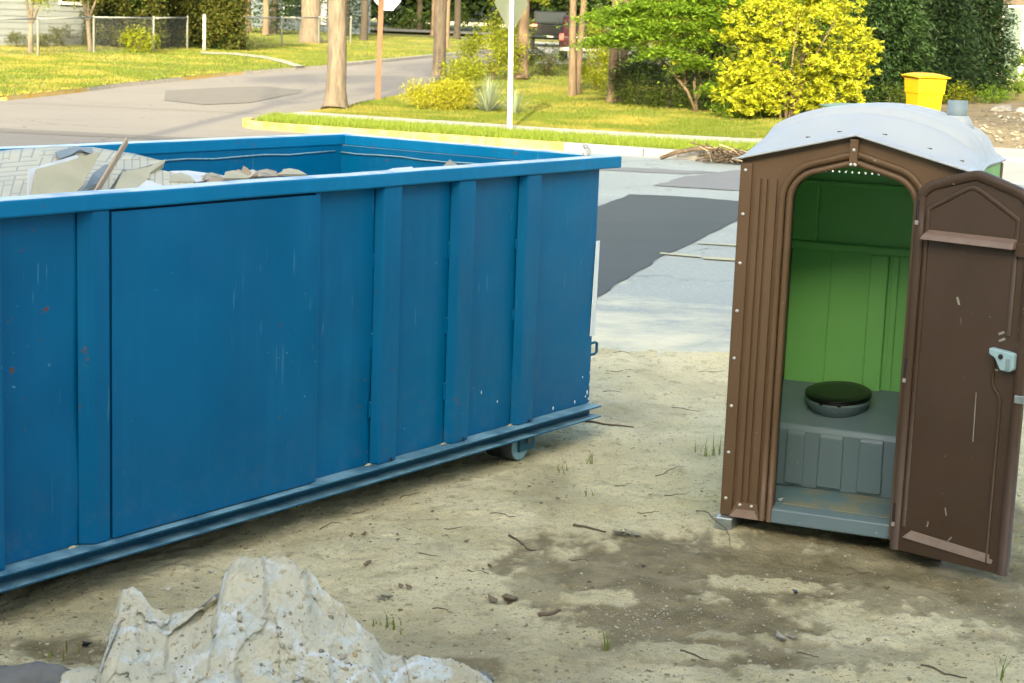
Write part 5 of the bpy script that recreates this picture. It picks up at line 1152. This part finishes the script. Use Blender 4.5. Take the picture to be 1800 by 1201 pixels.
evergreen('broad dark evergreen beside the sliding door', 1702, 168, 1.15, 4.2, 20000, 'leaf_dark')
evergreen('far dark evergreen behind the golden shrub', 1500, 150, 1.6, 5.5, 10000, 'leaf_yew')
for (px, py, r_, h_, n_, lab, mt_) in [(1788, 165, (.75, .6), 1.05, 4200, 'leafy green bush below the sliding door', 'leaf_green'), (1745, 180, (.35, .3), .4, 900, 'low green weeds left of the leafy bush', 'leaf_green'), (1680, 182, (.45, .3), .45, 1100, 'low weeds right of the yellow bin', 'leaf_yel'), (1560, 196, (.5, .4), .55, 1500, 'low bush behind the yellow bin', 'leaf_mid'), (1535, 178, (.5, .4), .9, 1500, 'pale yellow bush beside the golden shrub', 'leaf_yel')]:
    shrub('small_bush', lab, base_of(px, py), r_, h_, n_, .07, mt_, 34, .09, 3, .012)
# ------------------------------------------------------------------ bins, stones, branch pile
def wheelie(name, label, px, py, mats, w, h, rz, Y=None):
    P = lawn_at(px, py) if Y is None else aty(px, py, Y); o = empty(name, (P[0], P[1], g(P[0], P[1]) + LZ - .015), rz); tag(o, label, 'bin')
    a, b_ = w * .36, w * .5
    rect = lambda r, z, k=1.0: [(-r, -r * k, z), (r, -r * k, z), (r, r * k, z), (-r, r * k, z)]
    MB().prism(rect(a, .03, 1.1), rect(b_ * .93, h * .70, 1.1)).build('body', mats, o, .03, seg=3)
    MB().prism(rect(b_ * .97, h * .66, 1.1), rect(b_ * 1.04, h * .90, 1.1)).build('collar', mats, o, .025, seg=3)
    ld = MB().grid(lambda i, j: ((2 * i - 1) * b_ * 1.20, (2 * j - 1) * b_ * 1.34, h * .915 + .055 * (1 - (2 * i - 1) ** 4) * (1 - (2 * j - 1) ** 4) + .02 * j), 14, 14).build('lid', mats, o, solid=.03)
    MB().box(-b_ * 1.12, b_ * 1.12, b_ * 1.22, b_ * 1.32, h * .90, h * .94).build('handle_bar', mats, o, .01)
    for sx_ in (-1, 1): MB().lathe([(.02, -.03), (.11, -.03), (.12, -.01), (.12, .02), (.02, .03)], 18, (sx_ * (a + .03), b_ * .95, .12), 'x').build('wheel', M['rubber'], o)
    return o
wheelie('wheelie_bin', 'bright yellow wheelie bin on the driveway verge', 1619, 240, M['bin_yellow'], .55, 1.22, .25)
wheelie('wheelie_bin', 'dark green domed bin just behind the toilet roof', 1505, 262, M['bin_green'], .92, .78, .1)
P = lawn_at(1762, 194); rock('stone', 'flat grey stone lying on the leaf littered driveway', 'stone', (P[0], P[1], g(P[0], P[1]) + LZ + .02), (.27, .16, .10), M['stone'], 5, 3)
P = lawn_at(1797, 196); rock('stone', 'smaller pale stone farther along the driveway', 'stone', (P[0], P[1], g(P[0], P[1]) + LZ + .01), (.16, .12, .07), M['concrete'], 6, 3)
bp = at(1250, 286); o = empty('branch_pile', (bp[0], bp[1], g(bp[0], bp[1]) + .01), math.atan2(-.355, .935)); tag(o, 'pile of dry brown branches heaped at the kerb', 'branches')
rr = random.Random(5)
for i in range(70):
    a = rr.gauss(0, .6); l = rr.uniform(.2, .6); x, y, z = rr.uniform(-.15, 1.1), rr.uniform(-.25, .22), rr.uniform(.02, .24); dx, dy, dz = math.cos(a) * l / 2, math.sin(a) * l / 2, rr.uniform(-.10, .10)
    MB().tube([(x - dx, y - dy, max(.02, z - dz)), (x + .03, y, z + .03), (x + dx, y + dy, max(.02, z + dz))], [rr.uniform(.008, .018), .010, .005], 5).build('branch', M['bark_brown'] if i % 3 else M['wood'], o)
MB().tube([(-.85, -.12, .015), (-.62, -.08, .12), (-.25, -.05, .21), (.2, .0, .20), (.45, .1, .12)], [.03, .038, .04, .034, .02], 8).build('branch', M['bark_brown'], o)
P_ = RNG.normal(0, 1, (900, 3)) * np.array([.35, .14, .06]) + np.array([.5, .0, .12]); P_[:, 2] = np.abs(P_[:, 2]) + .01
link('dry_leaves', leaf_mesh('dry_leaves', P_, .07, M['dead_leaf']), o)['kind'] = 'stuff'
n = 2600; xy = scatter([sc(-6.0, 32.4), (6.8, 34.5), (8.6, 39.5)], [sc(6, 32.4), (20, 33), (20, 40)], n); P_ = np.stack([xy[:, 0], xy[:, 1], G(xy[:, 0], xy[:, 1]) + LZ + .005 + RNG.random(n) * .03], 1)
tag(link('leaf_litter', leaf_mesh('leaf_litter', P_, .09, M['pebble'], .6, 1.5)), 'dry fallen leaves scattered over the driveway', 'leaves', kind='stuff')

# ------------------------------------------------------------------ left: house, fence, hedges
def siding_house(name, label, A, Bp, h, mat, board=.215, z0=None, cat='house'):
    A = np.array(A); Bp = np.array(Bp); d = Bp - A; L = np.hypot(*d); rz = math.atan2(d[1], d[0]); zz = min(g(*A), g(*Bp)) + LZ - .15 if z0 is None else z0
    o = empty(name, (A[0], A[1], zz), rz); tag(o, label, cat)
    MB().box(0, L, .03, 6, 0, h).build('wall', mat, o)
    MB().box(0, L, .012, .03, .0, .16).build('foundation', M['concrete'], o)
    n = int((h - .18) / board)
    pr = MB().hexa([(0, -.012, 0), (L, -.012, 0), (L, .028, 0), (0, .028, 0), (0, .014, board + .004), (L, .014, board + .004), (L, .028, board + .004), (0, .028, board + .004)]).mesh('siding_board', mat)
    for i in range(n): link('siding_board', pr, o, (0, 0, .18 + i * board))
    MB().prism([(-.4, -.5, h), (L + .4, -.5, h), (L + .4, 3.0, h + 1.9), (-.4, 3.0, h + 1.9)], [(-.4, -.5, h + .12), (L + .4, -.5, h + .12), (L + .4, 3.0, h + 2.05), (-.4, 3.0, h + 2.05)]).build('roof', M['roof_dark'], o)
    MB().prism([(-.4, 6.5, h), (L + .4, 6.5, h), (L + .4, 3.0, h + 1.9), (-.4, 3.0, h + 1.9)][::-1], [(-.4, 6.5, h + .12), (L + .4, 6.5, h + .12), (L + .4, 3.0, h + 2.05), (-.4, 3.0, h + 2.05)][::-1]).build('roof', M['roof_dark'], o)
    return o
def window(o, x, z, w, h):
    f = MB().box(x - w / 2 - .07, x + w / 2 + .07, -.05, .0, z - h / 2 - .07, z + h / 2 + .07).build('window', M['white_paint'], o, .006)
    MB().box(x - w / 2, x + w / 2, -.056, -.051, z - h / 2, z + h / 2).build('pane', M['glass_dark'], f)
    MB().box(x - w / 2, x + w / 2, -.064, -.057, z - .02, z + .02).build('sash_bar', M['white_paint'], f)
    MB().box(x - w / 2 - .1, x + w / 2 + .1, -.09, -.0, z - h / 2 - .11, z - h / 2 - .071).build('sill', M['white_paint'], f)
pA, pB = lawn_at(-150, 84), lawn_at(158, 78)
hs = siding_house('house', 'pale blue grey house with wide horizontal siding boards', (pA[0], pA[1]), (pB[0], pB[1]), 3.3, M['siding'])
Lh = math.hypot(pB[0] - pA[0], pB[1] - pA[1]); window(hs, Lh - .95, 2.35, .9, 1.1); window(hs, 1.6, 2.35, .9, 1.1)
hs2 = siding_house('house', 'small grey blue house behind the wire fence', aty(472, 42, 100)[:2], aty(640, 40, 104)[:2], 3.4, M['siding_blue'], z0=1.75); window(hs2, 1.55, 1.7, 1.1, 1.2)
MB().box(2.3, 3.7, -.16, .0, .7, 3.3).build('porch_panel', M['white_paint'], hs2); window(hs2, 4.6, 1.9, .7, 1.0)
hs3 = siding_house('house', 'bright white house wall behind the corner trunk', aty(600, 36, 106)[:2], aty(636, 36, 106)[:2], 4.2, M['white_paint'], z0=1.9); 
def fence(name, label, pts, h, group=None):
    P3 = [np.array([p[0], p[1], g(p[0], p[1]) + LZ - .03]) for p in pts]; o = empty(name, P3[0]); tag(o, label, 'fence', group); o0 = P3[0]
    for p in P3:
        q = p - o0; MB().lathe([(.04, -.1), (.04, h), (.045, h + .005), (.03, h + .05), (.001, h + .07)], 12, tuple(q)).build('post', M['galv'], o)
    for a, b_ in zip(P3[:-1], P3[1:]):
        a, b_ = a - o0, b_ - o0; MB().tube([tuple(a + [0, 0, h]), tuple(b_ + [0, 0, h])], .026, 8).build('top_rail', M['galv'], o)
        d = b_ - a; L = np.linalg.norm(d[:2]); u_ = d / L; p_ = .075; V = []; n_ = int((L + h) / p_)
        for sgn in (1, -1):
            for i in range(-int(h / p_), n_):
                x0 = i * p_; x1 = x0 + h
                lo, hi = max(0, x0), min(L, x1)
                if hi <= lo: continue
                za, zb_ = lo - x0, hi - x0
                if sgn < 0: za, zb_ = h - za, h - zb_
                q0, q1 = a + u_ * lo + np.array([0, 0, za + .03]), a + u_ * hi + np.array([0, 0, zb_ + .03]); wv = np.array([0, 0, .0022])
                V += [q0 - wv, q1 - wv, q1 + wv, q0 + wv]
        V = np.array(V); link('wire_mesh', np_mesh('wire_mesh', V, np.arange(len(V)).reshape(-1, 4), M['galv']), o)['kind'] = 'stuff'
    return o
fence('wire_fence', 'chain link fence in front of the pale house', [lawn_at(*p)[:2] for p in ((-45, 101), (67, 97), (165, 91), (270, 90), (329, 86))], 1.15, 'chain link fences')
fence('wire_fence', 'chain link fence crossing behind the left lawn', [lawn_at(*p)[:2] for p in ((429, 84), (495, 80), (560, 76), (616, 75))], 1.18, 'chain link fences')
P = lawn_at(359, 88); MB_ = MB().lathe([(.055, -.1), (.055, 1.25), (.03, 1.30), (.001, 1.31)], 14).build('gate_post', M['white_paint'], None, loc=(P[0], P[1], g(P[0], P[1]) + LZ - .03)); tag(MB_, 'thick white gate post between the two tall hedges', 'post')
def column_hedge(label, px, py, r_, h, n, mt_='leaf_olive'):
    b_ = base_of(px, py); o = empty('tall_hedge', b_); tag(o, label, 'hedge', 'tall hedges behind the fence')
    MB().tube([(0, 0, 0), (0, 0, h * .6)], [.08, .04], 7).build('trunk', M['bark_dark'], o)
    n = int(n * 2.4); k = 260; z = RNG.random(k) * h; a = RNG.random(k) * 6.283; rad = r_ * (.82 + .26 * RNG.random(k)); Cn = np.stack([np.cos(a) * rad, np.sin(a) * rad, z], 1)
    P_ = Cn[RNG.integers(0, k, n)] + RNG.normal(0, .15, (n, 3)); P_ = P_[P_[:, 2] > .02]; link('foliage', leaf_mesh('foliage', P_, .13, M[mt_], .5), o)
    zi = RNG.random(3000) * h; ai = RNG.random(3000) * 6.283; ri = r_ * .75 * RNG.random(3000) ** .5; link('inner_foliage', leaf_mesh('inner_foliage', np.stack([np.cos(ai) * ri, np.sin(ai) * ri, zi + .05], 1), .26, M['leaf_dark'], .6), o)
column_hedge('broad olive hedge column left of the white gate post', 285, 80, 1.05, 3.6, 6500)
column_hedge('dense green hedge column right of the white gate post', 392, 86, .72, 3.6, 6000)
column_hedge('loose olive shrubs behind the wire fence', 220, 82, 1.3, 3.4, 6500)
column_hedge('dark olive hedge in the gap beside the gate post', 335, 76, .75, 3.8, 4200, 'leaf_yew')
for (px, py, r_, h_, lab) in [(28, 82, .30, .45, 'small round bush at the left end of the house wall'), (113, 80, .52, .72, 'broad spiky bush before the house siding'), (75, 82, .3, .4, 'small dark bush behind the fence post')]:
    shrub('foundation_bush', lab, base_of(px, py), (r_, r_), h_, 900, .12, 'leaf_olive', 20, .07, 2, .01, aspect=.2)
b_ = base_of(243, 92); shrub('small_bush', 'soft yellow green bush before the loose hedge', b_, (.7, .4), .75, 1800, .09, 'leaf_yel', 26, .12, 2, .01)

# ------------------------------------------------------------------ right: house with sliding door
pd = aty(1752, 100, 50.5); zD = g(pd[0], pd[1]) + LZ
hr_ = empty('house', (pd[0] - 2.2, pd[1], zD - .1), math.radians(-6)); tag(hr_, 'brown house with white framed sliding glass door', 'house')
s50 = FPX / ((pd - EYE) @ CF)
dx0 = 2.2; dw = 1.55; dz1 = (aty(1770, 9, 50.5)[2] - zD + .1); dz0 = max(.12, dz1 - 2.1)
for x0, x1, z0_, z1_ in ((-1.5, dx0, 0, 6), (dx0 + dw, 9, 0, 6), (dx0, dx0 + dw, 0, dz0), (dx0, dx0 + dw, dz1, 6)): MB().box(x0, x1, 0, .25, z0_, z1_).build('wall', M['brick'], hr_)
MB().box(-1.5, 9, .26, 7, 0, 5.9).build('wall_core', M['brick'], hr_)
sd = MB().box(dx0, dx0 + dw, .02, .10, dz1 - .07, dz1).box(dx0, dx0 + .07, .02, .10, dz0, dz1 - .07).box(dx0 + dw - .07, dx0 + dw, .02, .10, dz0, dz1 - .07).box(dx0 + .07, dx0 + dw - .07, .02, .10, dz0, dz0 + .07).build('sliding_door', M['white_paint'], hr_, .006)
MB().box(dx0 + .57, dx0 + .68, -.0, .05, dz0 + .07, dz1 - .07).build('door_stile', M['white_paint'], sd, .006)
MB().box(dx0 + .07, dx0 + .57, .05, .06, dz0 + .07, dz1 - .07).build('pane', M['glass_green'], sd); MB().box(dx0 + .68, dx0 + dw - .07, .05, .06, dz0 + .07, dz1 - .07).build('pane', M['curtain'], sd)
MB().box(dx0 + .60, dx0 + .635, -.03, .0, dz0 + .85, dz0 + 1.05).build('door_handle', M['rubber'], sd, .004)
MB().hexa([(-2, -.7, 5.9), (9.5, -.7, 5.9), (9.5, 7.5, 5.9), (-2, 7.5, 5.9), (-2, 3, 8), (9.5, 3, 8), (9.5, 3.2, 8), (-2, 3.2, 8)]).build('roof', M['roof_dark'], hr_)

# ------------------------------------------------------------------ parked cars
def car(name, label, P, rz, prof, glass, w, paint, cat, kind):
    o = empty(name, (P[0], P[1], g(P[0], P[1]) + LZ + .012), rz); tag(o, label, cat)
    L = max(p[0] for p in prof)
    def ring(x, k): return [(x * (1 - .0) if p[1] < 1.0 else x * k, p[0], p[1]) for p in prof]
    mb = MB(); a = [(-w / 2 * (1 if z < 1.02 else .86), y, z) for y, z in prof]; b_ = [(-x, y, z) for x, y, z in a]
    mb.prism(a, b_); bd = mb.build('body', paint, o, .05, seg=3)
    for sx_ in (-1, 1):
        for yy in (.85, L - .95):
            wh = MB().lathe([(.05, -.11), (.30, -.11), (.36, -.07), (.36, .07), (.30, .11), (.05, .11)], 24, (sx_ * (w / 2 - .12), yy, .36), 'x').build('wheel', M['rubber'], o)
            MB().lathe([(.02, -.115), (.20, -.115), (.21, .115), (.02, .115)], 16, (sx_ * (w / 2 - .12), yy, .36), 'x').build('rim', M['chrome'], wh)
    return o, bd
P = at(966, 84, LZ); 
pk, bd = car('pickup_truck', 'black pickup truck parked tail towards the street', P, 0.0, [(0, .55), (0, 1.12), (.06, 1.14), (1.75, 1.14), (1.78, 1.16), (1.95, 1.78), (3.1, 1.80), (3.75, 1.16), (5.0, 1.06), (5.2, .95), (5.25, .5), (4.8, .35), (.3, .42)], None, 1.95, M['car_black'], 'truck', 0)
for sx_ in (-1, 1): MB().box(sx_ * .80 - .16, sx_ * .80 + .16, -.03, .04, .98, 1.12).build('tail_light', M['tail'], pk, .02)
MB().box(-.70, .70, -.018, .02, .66, 1.04).build('tailgate', M['car_black'], pk, .02); MB().box(-.95, .95, -.14, .06, .46, .58).build('bumper', M['glass_dark'], pk, .03); MB().box(-.16, .16, -.15, -.141, .49, .57).build('license_plate', M['concrete'], pk)
MB().hexa([(-.72, 1.775, 1.24), (.72, 1.775, 1.24), (.72, 1.80, 1.24), (-.72, 1.80, 1.24), (-.68, 1.90, 1.70), (.68, 1.90, 1.70), (.68, 1.93, 1.70), (-.68, 1.93, 1.70)]).build('rear_window', M['glass_dark'], pk)
P = at(1022, 110, LZ)
sv, bd = car('suv_car', 'maroon car parked behind the forked trees', P, -.06, [(0, .45), (-.02, .95), (.05, 1.05), (.35, 1.68), (.6, 1.74), (2.5, 1.74), (3.2, 1.12), (4.3, 1.0), (4.5, .8), (4.5, .4), (4.1, .3), (.3, .34)], None, 1.82, M['car_red'], 'car', 0)
for sx_ in (-1, 1): MB().box(sx_ * .80 - .09, sx_ * .80 + .09, -.05, .04, .80, 1.06).build('tail_light', M['tail'], sv, .02)
MB().hexa([(-.66, .10, 1.14), (.66, .10, 1.14), (.66, .13, 1.14), (-.66, .13, 1.14), (-.58, .275, 1.56), (.58, .275, 1.56), (.58, .31, 1.56), (-.58, .31, 1.56)]).build('rear_window', M['glass_dark'], sv)
MB().box(-.3, .3, .30, .345, 1.66, 1.71).build('brake_light', M['tail'], sv); MB().box(-.9, .9, -.11, .05, .40, .54).build('bumper', M['chrome'], sv, .03); MB().box(-.17, .17, -.045, -.03, .76, .88).build('license_plate', M['concrete'], sv)
MB().box(-.45, .45, -.04, -.015, .92, .96).build('chrome_trim', M['chrome'], sv)

# ------------------------------------------------------------------ far trees that close the view
def far_tree(label, x, y, r_, h, n, lmat, z0=.3, leaf=.36):
    o = empty('background_tree', (x, y, g(x, y))); tag(o, label, 'tree', 'trees closing the far view')
    MB().tube([(0, 0, -.2), (.1, 0, h * .35), (0, 0, h * .8)], [.24, .18, .05], 9).build('trunk', M['bark_dark'], o)
    link('crown', leaf_mesh('crown', clumps(70, n, (0, 0, z0 + (h - z0) * .5), (r_, r_, (h - z0) * .5), .55, .5, 1, .1), leaf, M[lmat], .55), o)
for i in range(15):
    far_tree('dark leafy tree crown far behind the distant street', -36 + 5.2 * i + 1.5 * math.sin(i * 3.1), 142 + 4 * math.sin(i * 1.7), 4.6, 13, 2600, 'leaf_shade', .0, 1.1)
for i, (x, y, r_, h) in enumerate([(-46, 96, 6, 12), (-37, 112, 6, 13), (-30, 104, 5, 12), (-27, 122, 6, 13), (-20, 128, 6, 14), (-14, 126, 5.5, 13), (-7.5, 128, 5.5, 13), (-2, 131, 5, 13), (3, 127, 5, 12), (8, 124, 5, 12), (13.5, 118, 5, 12), (20, 112, 5.5, 12), (27, 105, 6, 12), (35, 100, 6, 13), (44, 92, 6, 13), (-58, 90, 7, 13)]):
    far_tree('broad dark green tree closing the far end of the street', x, y, r_, h, 5200, 'leaf_shade', .1, .5)
for (x, y, r_, h, lab, mt_) in [(4.6, 52, 1.5, 5.0, 'loose yellow tree above the reddish trunk', 'leaf_yel'), (6.6, 47, 1.3, 4.6, 'bright green tree behind the golden shrub', 'leaf_green'), (6.2, 62, 1.8, 5.5, 'yellow green tree behind the layered shrub', 'leaf_yel'), (9, 56, 2.0, 6, 'olive tree between golden shrub and evergreens', 'leaf_mid'), (4.6, 70, 1.6, 6, 'olive tree beyond the reddish trunk', 'leaf_olive'), (-9.6, 96, 2.2, 5, 'dark bush mass behind the thick fence trunk', 'leaf_shade'), (7.8, 80, 2.5, 7, 'green tree behind the parked cars', 'leaf_mid'), (-12.9, 92, 1.6, 4.2, 'dark bush beside the small grey blue house', 'leaf_shade'), (11.5, 66, 2.4, 7, 'dense green tree behind the dark evergreens', 'leaf_mid')]:
    far_tree(lab, x, y, r_, h, 3600, mt_, .1, .17)
for (x, y, w, h, lab) in [(-4.6, 121, 1.2, 1.3, 'sunlit low bush beside the distant street'), (-2.2, 122, 1.4, 1.2, 'rounded low bush across the distant street'), (-7, 120.5, 1.2, 1.2, 'small low bush before the distant trees')]:
    shrub('low_bush', lab, (x, y, g(x, y)), (w, w * .7), h, 900, .2, 'leaf_mid', 20, .2, 0)

# two tall trees beside the site, crowns above and outside the picture, whose shade falls across the side street and the driveway
def tall_tree(label, x, y, cz, r_, n, k=17, sg=.42, leaf=.22):
    o = empty('tall_tree', (x, y, g(x, y) - .05)); tag(o, label, 'tree', 'tall trees beside the site')
    tk_ = MB().tube([(0, 0, 0), (.05, 0, 2), (-.05, .1, 5), (.05, 0, cz - 1)], [.30, .24, .2, .12], 12).build('trunk', M['bark_pale'], o)
    for i in range(5):
        a = i * 1.26 + .4; MB().tube([(0, 0, cz - 3.2), (math.cos(a) * r_[0] * .4, math.sin(a) * r_[1] * .4, cz - 1.8), (math.cos(a) * r_[0] * .8, math.sin(a) * r_[1] * .8, cz + .2)], [.12, .08, .03], 7).build('limb', M['bark_pale'], tk_)
    link('crown', leaf_mesh('crown', clumps(k, n, (0, 0, cz), r_, sg, .35, .7), leaf, M['leaf_mid']), o)
tall_tree('tall tree left of the dumpster with a high crown', -8.4, 8.0, 13.4, (2.7, 2.4, 1.3), 5600, 13, .30)
tall_tree('tall tree right of the toilet with a high crown', 8.3, 9.0, 10.6, (2.4, 2.4, 2.1), 8000)

# ------------------------------------------------------------------ unseen building added behind the camera, placed and sized to shade the site
bb = empty('shade_block', (0, -9.0, 0)); tag(bb, 'plain rendered unseen block added behind the camera to shade the site', 'building')
BH = 12.0
MB().box(-40, 40, -14, 0, -.2, BH).build('wall', M['render'], bb)
MB().box(-40.3, 40.3, -14.3, .3, BH, BH + .3).build('parapet', M['concrete'], bb)
wm = MB().box(-.7, .7, .002, .05, -.8, .8).mesh('window', M['white_paint']); gm_ = MB().box(-.6, .6, .051, .056, -.7, .7).mesh('pane', M['glass_dark'])
for i in range(20):
    for zz in (2.2, 5.2, 8.2):
        f = link('window', wm, bb, (-38 + 4.0 * i, 0, zz)); link('pane', gm_, f)
